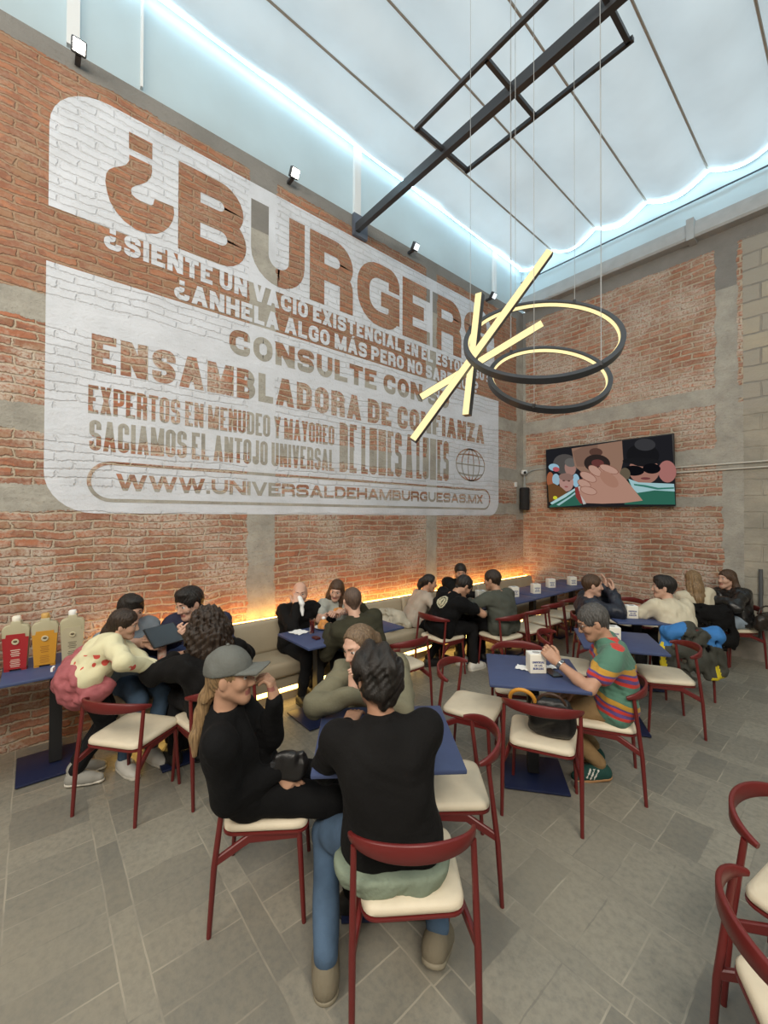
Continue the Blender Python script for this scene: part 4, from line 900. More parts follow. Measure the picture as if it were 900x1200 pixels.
# ------------------------------------------------------------------ cloth materials
BLACK = CL('black_knit', (.006, .006, .0065), bs=180); BLACK2 = CL('black_wool', (.008, .0075, .0075)); JEAN = CL('blue_denim', (.065, .105, .165), .25, bs=300); LJEAN = CL('pale_denim', (.27, .33, .39), .2, bs=300)
NAVY = CL('navy_twill', (.028, .030, .055)); PUFF = CL('navy_nylon', (.016, .020, .032), rough=.45, spec=.4); OLIVE = CL('olive_canvas', (.165, .155, .105)); DOLIVE = CL('dark_olive', (.040, .038, .024)); GREYG = CL('grey_green_shirt', (.075, .080, .066))
CREAMT = CL('cream_tee', (.58, .52, .39), .06); BLUEG = CL('blue_grey_tee', (.19, .22, .25)); SAGE = CL('sage_tee', (.20, .24, .18)); PALEG = CL('pale_grey_tee', (.36, .37, .33), .08); BEIGE = CL('beige_sweater', (.40, .34, .28)); LEATH = CL('black_leather', (.012, .011, .011), rough=.3, spec=.5, bump=.4, bs=40); KHAKI = CL('khaki_chino', (.27, .175, .085)); GREYC = CL('grey_felt', (.125, .13, .12)); CHAR = CL('charcoal_trousers', (.011, .011, .012))
WHITE_S = mat('white_shoe', (.62, .60, .55), .6); GREY_S = mat('grey_suede_shoe', (.30, .29, .26), .8); TAUPE_S = mat('taupe_suede', (.17, .145, .10), .85, bump=.3); BLK_S = mat('black_shoe', (.012, .012, .012), .5); GUM = mat('gum_sole', (.36, .19, .08), .6); OFFW = mat('offwhite_rubber', (.55, .52, .45), .6); GREEN_S = mat('green_suede', (.010, .055, .045), .8)
def pattern_mat(name, fn):
    m = bpy.data.materials.new(name); g = NB(m); obj, s = g.xyz(); fn(g, obj, s); g.b.inputs['Roughness'].default_value = .85; g.b.inputs['Sheen Weight'].default_value = .1
    g.L.new(g.bump(g.noise(obj, 160, 3), .25, .01), g.b.inputs['Normal']); return m
def polo(g, obj, s):
    # knitted bands in yellow, purple and red on green
    t = g.math('ADD', g.math('ADD', s['Z'], g.math('MULTIPLY', s['X'], .30)), g.math('MULTIPLY', g.noise(obj, 3, 2), .07))
    f = g.math('FRACT', g.math('DIVIDE', g.math('SUBTRACT', t, .52), .235)); r = g.N.new('ShaderNodeValToRGB'); g.L.new(f, r.inputs[0]); r.color_ramp.interpolation = 'CONSTANT'; e = r.color_ramp.elements
    G, Y, P, R = (.075, .185, .130), (.46, .25, .03), (.10, .055, .20), (.50, .035, .025)
    e[0].position = 0; e[0].color = rgba(G); e[1].position = .22; e[1].color = rgba(R)
    for p, c in ((.33, P), (.43, R), (.52, P), (.58, Y), (.72, G)): k = e.new(p); k.color = rgba(c)
    g.L.new(r.outputs[0], g.b.inputs['Base Color'])
POLO = pattern_mat('striped_polo_knit', polo)
def berry(g, obj, s):
    v = g.N.new('ShaderNodeTexVoronoi'); v.inputs['Scale'].default_value = 17; g.L.new(obj, v.inputs['Vector'])
    band = g.math('MULTIPLY', g.math('GREATER_THAN', s['Z'], .83), g.math('MULTIPLY', g.math('LESS_THAN', s['Z'], .93), g.math('LESS_THAN', s['Y'], .22))); k = g.math('MULTIPLY', g.math('LESS_THAN', v.outputs['Distance'], .40), band)
    k = g.math('MULTIPLY', k, g.math('GREATER_THAN', g.noise(g.comb(s['X'], s['Y'], s['Z']), 9, 1), .47))
    g.L.new(g.mix(k, (.66, .62, .40), (.55, .07, .05)), g.b.inputs['Base Color'])
BERRY = pattern_mat('cream_sweater_with_red_print', berry)
def long_hair(*chains):
    def f(h, I):
        for ch in chains:
            pts = [I['hc']+I['Rh']@(A3(p[:3])*I['s']) for p in ch]
            for i in range(len(pts)-1): h.rc(pts[i], pts[i+1], ch[i][3]*I['s'], ch[i+1][3]*I['s'], .03)
    return f
PONY = long_hair([(0, -.10, .03, .035), (0, -.135, -.02, .034), (0, -.145, -.09, .028), (.0, -.13, -.17, .018)])
def collar(r=.06, h=.02):
    def f(t, I):
        c = I['sp'](.93); n = 10
        for i in range(n):
            a, b = 2*PI*i/n, 2*PI*(i+1)/n; P_ = lambda a: c+(I['sr']*math.cos(a)*r+I['bk']*(math.sin(a)*r*.95))*I['s']+I['u']*(h-.018*math.sin(a))
            t.rc(P_(a), P_(b), .012, .012, .01)
    return f
G = {}
# --- foreground table
G['cap'] = person('woman in grey cap and black hoodie sitting with hand raised to her mouth', (2.385, .83, .545), -33, (2.44, .705, 1.105), hyaw=-42, hpitch=.02, s=.98, skin='tan', hair='pulled', hcol='blonde', top='hoodie', topm=BLACK, topname='hoodie', pants=BLACK, bottom='leggings', shoes=(BLK_S, BLK_S),
    hands=((2.535, .875, .985), (2.56, .89, .665)), hdir=((-.15, -.15, .9), (.5, .4, -.6)), palm=((-.6, -.75, .1), (-.2, .5, -.5)), curl=(1.1, .6), epole=((.35, .5, -1), (-.2, -.6, -.6)), feet=((2.62, 1.34, .09), (2.78, 1.16, .09)), vox=.009, female=True, wr=.003,
    extra={'hair': long_hair([(0, -.085, -.03, .035), (.005, -.12, -.09, .026), (.0, -.145, -.17, .026), (.02, -.165, -.27, .021), (.03, -.165, -.35, .010)]), 'top': collar(.078, -.005)})
def cap_on(I):
    c, R, s = I['hc'], I['Rh'], I['s']; w = lambda p: c+R@(A3(p)*s); h = S()
    h.el(w((0, -.014, .048)), A3((.093, .113, .100))*s, R); h.pl(w((0, 0, .030)), R@A3((0, -.12, 1)), .006)
    P, Fq = h.mesh(.006, wrinkle(3, .0015, 9)); o = obj_np('cap', P, Fq, GREYC, I['root'], I['org'])
    b = S()
    for i in range(-5, 6):
        a = i/5*1.05; p0 = w((.082*math.sin(a), .085*math.cos(a), .050-.012*abs(a))); p1 = w((.078*math.sin(a), .095+.085*math.cos(a*.9), .064-.024*a*a)); b.rc(p0, p1, .007*s, .0055*s, .012)
    P, Fq = b.mesh(.005); obj_np('brim', P, Fq, GREYC, o, I['org'])
    MB().ball(Vector(w((0, -.014, .152))-I['org']), .008).build('button', GREYC, o)
cap_on(G['cap'])
def hem6(I):
    h = S(); r = I['rt']; p = I['hip']+A3((0, 0, -.045)); h.rc(p-r*.085-I['fd']*.03, p+r*.085-I['fd']*.03, .140, None, .02); h.pl(p+A3((0, 0, .02)), (0, 0, -1)); h.pl(p+A3((0, 0, -.055)), (0, 0, 1))
    P, Fq = h.mesh(.009, wrinkle(8, .005, 7)); obj_np('shirt_hem', P, Fq, SAGE, I['root'], I['org'])
G['fg'] = person('man in black sweater and blue jeans leaning on the foreground table, seen from behind', (3.10, 1.12, .545), 54, (2.965, 1.14, 1.145), hyaw=76, hpitch=-.12, s=1.0, skin='mid', hair='wavy', hcol='black', topm=BLACK2, topname='sweater', pants=JEAN, bottom='jeans', shoes=(TAUPE_S, mat('taupe_rubber', (.24, .21, .15), .7)),
    hands=((2.64, 1.22, .79), (2.76, 1.42, .79)), palm=((0, 0, -1), (0, 0, -1)), epole=((-.2, -.5, -1), (.3, .3, -1)), feet=((2.95, .90, .09), (3.17, 1.31, .115)), ftoe=((-.78, .45, 0), (-.45, .8, -.40)), vox=.009, wr=.0022, extra={'top': collar(.064, .012), 'shoe': 1.18, 'hem': .118})
hem6(G['fg'])
G['bl'] = person('blonde woman in olive jacket resting her chin on clasped hands across the foreground table', (2.27, 1.74, .545), -127, (2.42, 1.455, 1.09), hyaw=-172, hpitch=-.30, hroll=.1, s=.98, skin='light', hair='pulled', hcol='ash', topm=OLIVE, pants=JEAN, bottom='jeans', shoes=(WHITE_S, OFFW),
    hands=((2.585, 1.365, .90), (2.555, 1.325, .90)), hdir=((-.25, -.02, .9), (-.2, .15, .9)), palm=((-.5, -.7, 0), (-.2, .8, .2)), curl=(.9, .9), epole=((.6, .6, -.6), (-.1, -1, -.5)), vox=.009, female=True, bulk=1.6, wr=.005, extra={'hair': PONY, 'top': collar(.07, .01)})
# --- table with can and tablet
G['girl'] = person('girl in cream sweater with pink jacket tied at waist, leaning over the table', (.88, .30, .75), -15, (.90, .505, 1.075), hyaw=-20, hpitch=-.25, hroll=.2, s=.86, skin='light', hair='long', hcol='dark', topm=BERRY, topname='sweater', pants=CHAR, bottom='trousers', shoes=(GREY_S, OFFW),
    hands=((1.10, .66, .78), (1.16, .62, .80)), epole=((-.4, .4, -.6), (.9, .1, -.2)), feet=((.68, .26, .09), (.82, .24, .09)), kpole=(.1, 1, 0), ftoe=((.25, 1, 0), (.45, .9, 0)), female=True, bulk=1.5, wr=.004, curl=(.5, .5),
    extra={'hair': long_hair([(0, -.06, .0, .065), (.0, -.09, -.08, .055), (-.03, -.12, -.17, .05), (-.05, -.16, -.27, .035), (-.05, -.19, -.35, .015)], [(-.05, -.03, -.02, .045), (-.07, -.05, -.13, .03), (-.09, -.07, -.22, .012)])})
def pink_jacket(I):
    h = S(); p = I['hip']; f, r = I['fd'], I['rt']
    h.el(p-f*.06+A3((0, 0, .0)), (.17, .13, .14), frame(D(-15)), .05); h.el(p-f*.07-r*.03+A3((0, 0, -.08)), (.155, .115, .095), frame(D(-15)), .06); h.el(p+r*.11+f*.03+A3((0, 0, -.06)), (.085, .13, .10), frame(D(-15)), .06)
    h.rc(p-r*.16+A3((0, 0, .09)), p+r*.10+f*.06+A3((0, 0, .05)), .06, .05, .04); h.rc(p-r*.17+A3((0, 0, .10)), p-r*.10-f*.05+A3((0, 0, .13)), .05, .04, .03); h.rc(p-r*.10-f*.12+A3((0, 0, .07)), p+r*.14-f*.04+A3((0, 0, .03)), .045, .045, .03)
    w1 = wrinkle(11, .010, 5); o = p
    def q(X, Y, Z): return w1(X, Y, Z)+.006*np.abs(np.sin((X+Y)*38+Z*30))*-1+.006*np.abs(np.sin((X-Y)*30-Z*36))*-1+.006
    P, Fq = h.mesh(.009, q); jo = obj_np('tied_jacket', P, Fq, CL('pink_nylon', (.34, .105, .115), rough=.55), I['root'], I['org'])
    MB().box(Vector(p-f*.195+r*.02+A3((0, 0, .085))-I['org']), (.055, .012, .022), rz=D(-15)).build('care_label', M_PAPER, jo, smooth=False)
pink_jacket(G['girl'])
G['tab'] = person('dark-haired man in blue-grey tee on the bench looking down at a tablet', (.41, .66, .50), -75, (.50, .605, 1.085), hyaw=-72, hpitch=-.28, s=.97, skin='light', hair='swept', hcol='black', topm=BLUEG, topname='tee', sleeve='short', pants=JEAN, bottom='jeans', shoes=(WHITE_S, OFFW),
    hands=((.80, .66, .88), (.88, .80, .90)), hdir=((.5, .5, .3), (.1, -.8, .4)), palm=((.2, .6, -.3), (-.7, -.2, -.3)), curl=(.8, .8), epole=((-.2, .6, -.7), (-.1, -.5, -.8)), feet=((.80, .70, .09), (.84, .52, .09)), wr=.004)
G['phone'] = person('dark-haired man in navy overshirt on the bench looking down at a phone', (.41, 1.15, .51), -115, (.535, 1.035, 1.09), hyaw=-158, hpitch=-.30, s=1.08, skin='light', hair='swept', hcol='black', topm=NAVY, topname='overshirt', pants=CHAR, shoes=(BLK_S, BLK_S),
    hands=((.82, 1.0, .86), (.80, .86, .87)), hdir=((.2, -.6, .4), (.4, .3, .4)), palm=((-.4, -.5, .5), (-.2, .6, .4)), curl=(.9, .9), epole=((.3, .9, -.5), (-.4, -.7, -.5)), bulk=2.0, wr=.005, extra={'top': collar()})
G['curl'] = person('person with big dark curly hair in black coat, seen from behind', (1.39, 1.00, .545), 100, (1.285, .945, 1.035), hyaw=95, hpitch=-.2, s=.97, skin='mid', hair='long_curly', hcol='dark', topm=BLACK2, topname='coat', pants=CHAR, shoes=(BLK_S, BLK_S),
    hands=((1.02, .80, .80), (1.0, 1.1, .80)), epole=((.1, -1, -.3), (.2, 1, -.4)), bulk=1.8, wr=.005, extra={'hair': lambda h, I: [h.el(I['hc']+I['Rh']@A3(p), (r, r, r), None, .04) for p, r in (((0, -.04, .06), .115), ((.08, -.05, -.02), .085), ((-.08, -.05, -.02), .085), ((0, -.10, -.04), .10), ((.09, -.06, -.12), .07), ((-.09, -.06, -.12), .07), ((0, -.10, -.15), .085))]})
# --- burger table
G['bald'] = person('bald man in black jacket on the bench wiping his mouth with a napkin', (.40, 2.14, .50), -90, (.50, 2.125, 1.05), hyaw=-118, hpitch=-.15, s=.95, skin='light', hair='bald', hcol='stubble', topm=BLACK2, pants=CHAR, shoes=(BLK_S, BLK_S),
    hands=((.78, 2.34, .83), (.61, 2.03, .96)), hdir=((.4, -.2, .3), (-.2, .15, .8)), palm=((0, -.5, -.6), (-.8, .2, 0)), curl=(.9, 1.1), epole=((.1, .5, -.9), (.1, -.4, -1)), feet=((.60, 2.22, .09), (.72, 2.03, .09)), bulk=1.5, wr=.005, vox=.012, extra={'top': collar()})
G['tee'] = person('long-haired woman in pale grey tee on the bench beside the bald man', (.40, 2.60, .50), -95, (.515, 2.57, 1.03), hyaw=-135, hpitch=-.35, hroll=-.15, s=.92, skin='light', hair='long', hcol='brown', topm=PALEG, topname='tee', sleeve='short', pants=JEAN, bottom='jeans', shoes=(WHITE_S, OFFW),
    hands=((.80, 2.44, .86), (.80, 2.34, .86)), curl=(1.0, 1.0), epole=((.1, .7, -.7), (.1, -.7, -.7)), female=True, vox=.012, extra={'hair': long_hair(*[[(q*.05, -.02, .0, .05), (q*.075, -.005, -.10, .045), (q*.085, .02, -.20, .035), (q*.08, .03, -.30, .015)] for q in (-1, 1)])})
G['olive'] = person('man in dark olive jacket with receding hair seen from behind, eating at the bench table', (1.53, 2.25, .545), 85, (1.315, 2.205, 1.085), hyaw=72, hpitch=-.1, s=1.0, skin='light', hair='cropped', hcol='stubble', topm=DOLIVE, pants=CHAR, shoes=(BLK_S, BLK_S),
    hands=((1.10, 2.10, .82), (1.22, 2.36, 1.0)), hdir=((-.7, .3, 0), (-.2, -.2, .7)), curl=(.8, 1.0), epole=((.4, -.5, -1), (.2, .8, -1)), bulk=1.6, wr=.005, extra={'top': collar()})
# --- group table
def bun(h, I): long_hair([(0, -.09, .02, .035), (0, -.125, .0, .033), (0, -.135, -.06, .032), (.0, -.12, -.14, .016)])(h, I)
G['pony'] = person('woman with black ponytail in beige sweater on the bench turned to the group', (.47, 3.80, .50), -22, (.565, 4.01, .97), hyaw=-42, hpitch=-.2, s=.92, skin='tan', hair='pulled', hcol='black', topm=BEIGE, topname='sweater', pants=BLACK, shoes=(BLK_S, BLK_S),
    hands=((.72, 4.12, .79), (.82, 4.05, .79)), female=True, vox=.012, feet=((.78, 3.95, .09), (.80, 3.75, .09)), extra={'hair': bun})
G['embl'] = person('man in black tee with a pale round back emblem, bowed over the group table', (1.06, 3.66, .545), -8, (1.20, 3.93, 1.02), hyaw=-20, hpitch=-.7, s=1.0, skin='tan', hair='short', hcol='black', topm=BLACK, topname='tee', sleeve='short', pants=CHAR, shoes=(WHITE_S, OFFW),
    hands=((1.02, 4.10, .79), (1.22, 4.02, .80)), epole=((-.8, .1, -.5), (.9, .1, -.4)), bulk=1.5, vox=.011, wr=.005)
def emblem(I):
    to = [o for o in I['root'].children if o.name.startswith('tee')][0]; me = to.data
    c = I['sp'](.66)+I['sr']*.02; n = len(me.polygons); ce = np.empty(n*3); me.polygons.foreach_get('center', ce); ce = ce.reshape(-1, 3)+I['org']; q = ce-c
    r = np.hypot(q@I['sr'], q@I['u']); back = (q@I['bk']) < 0; mi = np.where(back & ((r < .075) & ~((r > .050) & (r < .058)) & ~((r < .035) & (np.abs(q@I['sr']) < .008))), 1, 0); me.materials.append(CL('pale_print', (.50, .48, .34))); me.polygons.foreach_set('material_index', mi.astype(np.int32)); me.update(); me.update()
emblem(G['embl'])
G['fac'] = person('dark-haired man in black jacket on the bench facing the camera over folded arms', (.45, 4.50, .50), -105, (.66, 4.53, 1.075), hyaw=-135, hpitch=-.25, s=.97, skin='tan', hair='short', hcol='black', topm=BLACK2, pants=CHAR, shoes=(BLK_S, BLK_S),
    hands=((.90, 4.30, .80), (.92, 4.55, .80)), epole=((.1, 1, -.5), (.1, -1, -.5)), bulk=1.6, wr=.005, vox=.012, extra={'top': collar(.068, .0)})
G['grey'] = person('man in grey-green shirt seen from behind at the group table', (1.51, 4.30, .545), 86, (1.35, 4.285, 1.075), hyaw=104, hpitch=-.15, s=.99, skin='tan', hair='short', hcol='dark', topm=GREYG, topname='shirt', pants=CHAR, shoes=(BLK_S, BLK_S),
    hands=((1.14, 4.12, .80), (1.12, 4.42, .79)), epole=((.2, -1, -.3), (.2, 1, -.4)), bulk=1.4, wr=.005, vox=.011, extra={'top': collar()})
# --- man in the striped polo
G['polo'] = person('grey-haired man in striped polo and glasses looking down at a phone', (3.18, 3.13, .545), 118, (3.07, 3.045, 1.10), hyaw=128, hpitch=-.42, s=1.0, skin='tan', hair='short', hcol='grey', topm=POLO, topname='polo_shirt', sleeve='short', pants=KHAKI, bottom='chinos', shoes=(GREEN_S, GUM),
    hands=((2.955, 2.76, .85), (2.96, 2.98, .60)), hdir=((-.6, -.15, .55), (-.6, -.3, -.4)), palm=((.1, .5, -.5), (0, 0, -1)), curl=(1.0, .5), epole=((.6, -.5, -.7), (.3, .6, -.3)), feet=((3.10, 3.06, .10), (2.98, 3.25, .10)), ftoe=((-.70, -.72, -.15), (-.9, -.45, -.05)), vox=.009, bulk=1.5, wr=.005, extra={'top': collar(.062, .012), 'hem': .112})
def glasses(I, mt):
    c, R, s = I['hc'], I['Rh'], I['s']; w = lambda p: Vector(c+R@(A3(p)*s)-I['org']); mb = MB()
    for q in (-1, 1):
        mb.tube([w((q*.032+.024*math.cos(a), .099-.006*abs(math.cos(a)), .010+.017*math.sin(a))) for a in [2*PI*i/14 for i in range(14)]], .0022, 6, closed=True)
        mb.tube([w((q*.055, .092, .014)), w((q*.082, .01, .012)), w((q*.080, -.02, .0))], .002, 6)
    mb.tube([w((-.01, .101, .012)), w((.01, .101, .012))], .002, 6); mb.build('glasses', mt, I['root'])
glasses(G['polo'], M_BLKM)
def shoe_stripes(I):
    for so in [o for o in I['root'].children if o.name.startswith('shoe')]:
        me = so.data; n = len(me.polygons); ce = np.empty(n*3); me.polygons.foreach_get('center', ce); ce = ce.reshape(-1, 3)+I['org']; an = I['an'][0 if np.linalg.norm(ce.mean(0)-I['an'][0]) < np.linalg.norm(ce.mean(0)-I['an'][1]) else 1]
        td = unit((-.78, -.60, 0)); q = ce-an; a = q@td+q[:, 2]*.5; mi = np.where((q[:, 2] < -.012) & (q[:, 2] > -.075) & (np.mod(a-.002, .024) < .010) & (a > -.0) & (a < .072), 1, 0); mi[(q[:, 2] > .012)] = 1
        me.materials.append(WHITE_S); me.polygons.foreach_set('material_index', mi.astype(np.int32))
shoe_stripes(G['polo'])
def watch(I, i, m):
    a = (I['wr'][i]*.90+I['el'][i]*.10)-I['org']; d = unit(I['wr'][i]-I['el'][i]); x = unit(np.cross(d, (0, 0, 1))); y = np.cross(x, d); mb = MB()
    for o in (-.008, .0, .008): mb.tube([Vector(a+d*o+(x*math.cos(t)+y*math.sin(t))*.029) for t in [2*PI*k/16 for k in range(16)]], .005, 6, closed=True)
    mb.ball(Vector(a+y*.032), (.016, .016, .008)); mb.build('wristwatch', m, I['root'])
watch(G['polo'], 0, mat('steel_watch', (.35, .36, .38), .25, metal=.9)); watch(G['polo'], 1, M_BLKM)
# --- right side
G['navy'] = person('man in navy puffer jacket with hands at his face, by the far right table', (2.28, 4.98, .545), -58, (2.27, 4.93, 1.06), hyaw=-58, hpitch=-.05, s=1.0, skin='light', hair='short', hcol='brown', topm=PUFF, pants=CHAR, shoes=(BLK_S, BLK_S),
    hands=((2.36, 5.06, 1.03), (2.45, 5.03, .99)), hdir=((-.1, .0, .8), (-.1, .2, .8)), palm=((-.6, -.5, 0), (-.5, -.3, 0)), curl=(.3, .5), epole=((.4, .9, -.6), (.8, -.1, -.8)), bulk=2.6, wr=.007, vox=.011, extra={'top': collar(.075, .01)})
G['cream'] = person('dark-haired man in cream tee seen from behind with face turned left', (3.06, 5.19, .545), 58, (2.865, 5.30, 1.075), hyaw=112, hpitch=-.02, s=1.0, skin='light', hair='swept', hcol='black', topm=CREAMT, topname='tee', sleeve='short', pants=CHAR, shoes=(BLK_S, BLK_S),
    hands=((2.62, 5.32, .79), (2.70, 5.50, .79)), epole=((-.3, -1, -.6), (.6, .8, -.3)), bulk=1.3, wr=.004, vox=.010)
LONGB = long_hair([(0, -.06, .0, .07), (.0, -.10, -.10, .065), (.0, -.13, -.22, .06), (.0, -.15, -.34, .05), (.0, -.15, -.44, .02)], [(-.06, -.05, -.05, .045), (-.07, -.10, -.20, .035), (-.05, -.13, -.34, .015)], [(.06, -.05, -.05, .045), (.07, -.10, -.20, .035), (.05, -.13, -.34, .015)])
G['lblo'] = person('woman with very long blonde hair seen from behind at the back right', (2.91, 6.54, .545), 42, (2.845, 6.53, 1.04), hyaw=40, s=.97, skin='tan', hair='long', hcol='blonde', topm=CREAMT, topname='sleeveless_top', sleeve='short', pants=BLACK, shoes=(BLK_S, BLK_S),
    hands=((2.62, 6.76, .8), (2.80, 6.90, .8)), female=True, vox=.011, extra={'hair': LONGB})
G['leat'] = person('woman in black leather jacket and pale jeans sitting arms folded at the back right', (3.22, 6.86, .545), 150, (3.14, 6.83, 1.055), hyaw=145, hpitch=-.02, s=.98, skin='light', hair='long', hcol='brown', topm=LEATH, pants=LJEAN, bottom='jeans', shoes=(BLK_S, BLK_S),
    hands=((3.05, 6.62, .83), (3.18, 6.60, .81)), hdir=((-.8, .1, .1), (.8, .2, -.05)), epole=((.9, -.3, -.3), (-.9, -.4, -.3)), feet=((3.12, 6.40, .09), (2.98, 6.48, .09)), female=True, bulk=2.0, wr=.006, vox=.011, extra={'hair': long_hair(*[[(q*.06, -.04, .0, .044), (q*.085, -.05, -.10, .036), (q*.10, -.03, -.20, .034), (q*.10, .0, -.29, .018)] for q in (-1, 1)]), 'top': collar(.07, 0)})
# ------------------------------------------------------------------ things on and around the tables
TT = .7465
def soft(name, sdf, vox, m, org, parent=None, noise=None, mi=None):
    P, Fq = sdf.mesh(vox, noise); return obj_np(name, P, Fq, m, parent, A3(org), mi(P[Fq].mean(1)) if mi else None)
def sauce(x, y, rz, col, lab, capc):
    t = thing('sauce_bottle', lab, 'sauce bottle', (x, y, TT), D(rz), 'big sauce bottles'); w_, h_ = .075, .295
    out = [(-w_*.80, .012), (w_*.80, .012), (w_*1.0, h_*.82), (w_*1.02, h_), (w_*.86, h_+.022), (w_*.40, h_+.032), (w_*.36, h_+.055), (-w_*.36, h_+.055), (-w_*.40, h_+.032), (-w_*.86, h_+.022), (-w_*1.02, h_), (-w_*1.0, h_*.82)]
    MB().prism(out, lambda u, v: (u, -.032, v), lambda u, v: (u, .032, v)).build('body', mat('bottle_cream', (.42, .38, .25), .45), t, bevel=.006)
    lab_ = [(-w_*.80, .014), (w_*.80, .014), (w_*.97, h_*.80), (w_*.72, h_*.80), (w_*.68, h_*.88), (-w_*.68, h_*.88), (-w_*.72, h_*.80), (-w_*.97, h_*.80)]
    MB().prism(lab_, lambda u, v: (u, -.0325, v), lambda u, v: (u, -.0365, v)).build('label_panel', col, t, smooth=False)
    MB().lathe([(.024, h_+.05), (.026, h_+.055), (.026, h_+.080), (.020, h_+.088)], n=16).build('cap', capc, t)
    for sx in (-1, 1): MB().box((sx*w_*.62, -.005, .006), (.03, .05, .014)).build('foot', col, t, smooth=False)
    e = MB(); R = Matrix.Rotation(PI/2, 3, 'X'); e.lathe([(.0, .0), (.019, .0), (.021, .004), (.019, .008), (.0, .009)], (0, -.0365, h_*.70), 18, R=R); e.build('round_emblem', mat('emblem_cream', (.52, .46, .30), .5), t)
    MB().ball((0, -.046, h_*.715), (.012, .004, .008), n=10).build('burger_mark', mat('emblem_brown', (.12, .09, .05), .6), t)
    mb = MB()
    for i in range(4): mb.box((0, -.0368, h_*(.50-.045*i)), (.052-.010*(i % 2), .001, .005))
    for i in range(5): mb.box((0, -.0368, h_*(.27-.04*i)), (.056-.008*((i+1) % 2), .001, .004))
    mb.build('label_text', mat('label_white', (.62, .55, .45), .6) if col.name == 'ketchup_red' else mat('label_dark', (.10, .085, .055), .6) if col.name != 'mustard_yellow' else mat('label_brown', (.30, .13, .02), .6), t, smooth=False)
sauce(.39, -.085, 82, mat('ketchup_red', (.33, .018, .022), .45), 'big sauce bottle with red front panel', M_CARD)
sauce(.41, .075, 84, mat('mustard_yellow', (.52, .25, .025), .45), 'big sauce bottle with mustard yellow front panel', mat('cap_yellow', (.55, .33, .10), .5))
sauce(.41, .235, 86, mat('mayo_cream', (.43, .385, .26), .45), 'big sauce bottle all in pale cream, right of the yellow one', M_PAPER)
sauce(.39, -.255, 82, mat('mayo_cream', (.43, .385, .26), .45), 'sauce bottle cut off by the left edge of the picture', M_PAPER)
def napkin_box(x, y, rz, lab):
    t = thing('napkin_box', lab, 'napkin box', (x, y, TT), D(rz), 'napkin boxes on the tables')
    MB().rbox((0, 0, .067), (.115, .095, .134), .005).build('box', M_CARD, t)
    MB().box((0, 0, .1345), (.105, .085, .003)).build('lid', M_PAPER, t, smooth=False); MB().lathe([(.026, .135), (.026, .1368)], n=20).build('slot', mat('slot_grey', (.35, .35, .34), .7), t)
    for sgn in (-1, 1):
        mb = MB()
        for txt, z, hw in (('UNIVERSAL', .080, .042), ('DE LAS', .058, .026), ('BURGERS', .036, .036)):
            vs, fs = text_polys(txt, 0); P = fit(vs, (-hw, hw, z-.0075, z+.0075))
            for k, du in enumerate((-.0012, 0, .0012)): mb.add([(sgn*(u+du), -sgn*(.0482+.0001*k), v) for u, v in P], fs)
        mb.build('lettering', M_INK, t, smooth=False)
    return t
napkin_box(2.80, 2.75, 50, 'cream napkin box with blue lettering on the polo man\'s table')
napkin_box(2.86, 3.93, 40, 'napkin box on the table behind the polo man\'s head')
napkin_box(2.64, 5.02, 40, 'napkin box between the navy jacket and the cream tee')
napkin_box(1.14, 5.09, 60, 'white napkin box on the bench table closest to the grey-shirted man')
napkin_box(1.20, 5.56, 60, 'white napkin box, second from the grey-shirted man along the bench tables')
napkin_box(1.09, 6.20, 60, 'white napkin box, third from the grey-shirted man along the bench tables')
napkin_box(1.20, 6.68, 60, 'white napkin box nearest the back wall')
napkin_box(1.02, 4.50, 60, 'napkin box in front of the man with folded arms')
def sheet(lab, x, y, rz, a, b_, z=0, name='paper_napkin', cat='napkin'):
    mb = MB(); n = 6; vs = []; r = random.Random(int(x*1000+y*77))
    for j in range(n+1):
        for i in range(n+1): vs.append(((i/n-.5)*a+r.uniform(-.002, .002), (j/n-.5)*b_+r.uniform(-.002, .002), .004+.007*math.sin(i*1.3+j*.9+x*9)**2))
    k = len(vs); vs += [(p[0], p[1], p[2]-.0015) for p in vs]; fs = []
    for j in range(n):
        for i in range(n): q = j*(n+1)+i; fs += [(q, q+1, q+n+2, q+n+1), (k+q+n+1, k+q+n+2, k+q+1, k+q)]
    o = mb.add(vs, fs).build(name, M_PAPER, angle=70); o.location = (x, y, TT+z); o.rotation_euler = (0, 0, D(rz)); return tag(o, lab, cat)
sheet('crumpled white napkin left of the polo man\'s napkin box', 2.71, 2.73, 20, .10, .09)
sheet('white napkin right of the polo man\'s napkin box', 2.835, 2.90, 60, .12, .07)
sheet('white napkin by the red drink of the bald man', .84, 1.93, 15, .15, .14)
sheet('small white napkin in front of the cream tee man', 2.70, 5.12, 30, .09, .07)
def phone(lab, c, R, name='smartphone', size=(.074, .152, .009), cat='phone'):
    t = thing(name, lab, cat, c); MB().rbox((0, 0, 0), size, .0035, R=R, n=2).build('casing', M_BLKM, t); R = R
    MB().box(R@Vector((0, 0, size[2]/2+.0003)), (size[0]*.92, size[1]*.94, .0006), R=R).build('screen', mat('dark_glass', (.02, .025, .03), .08, spec=.7), t, smooth=False); return t
phone('phone lying under the raised hand of the polo man', (2.895, 2.80, TT+.006), Matrix.Rotation(D(60), 3, 'Z'))
phone('phone held by the man in navy overshirt', (.77, .945, .90), Matrix.Rotation(D(70), 3, 'Z') @ Matrix.Rotation(D(-50), 3, 'X'))
phone('black tablet held up by the man in blue-grey tee', (.88, .765, .945), Matrix.Rotation(D(112), 3, 'Z') @ Matrix.Rotation(D(42), 3, 'X'), 'tablet_computer', (.25, .18, .011), 'tablet')
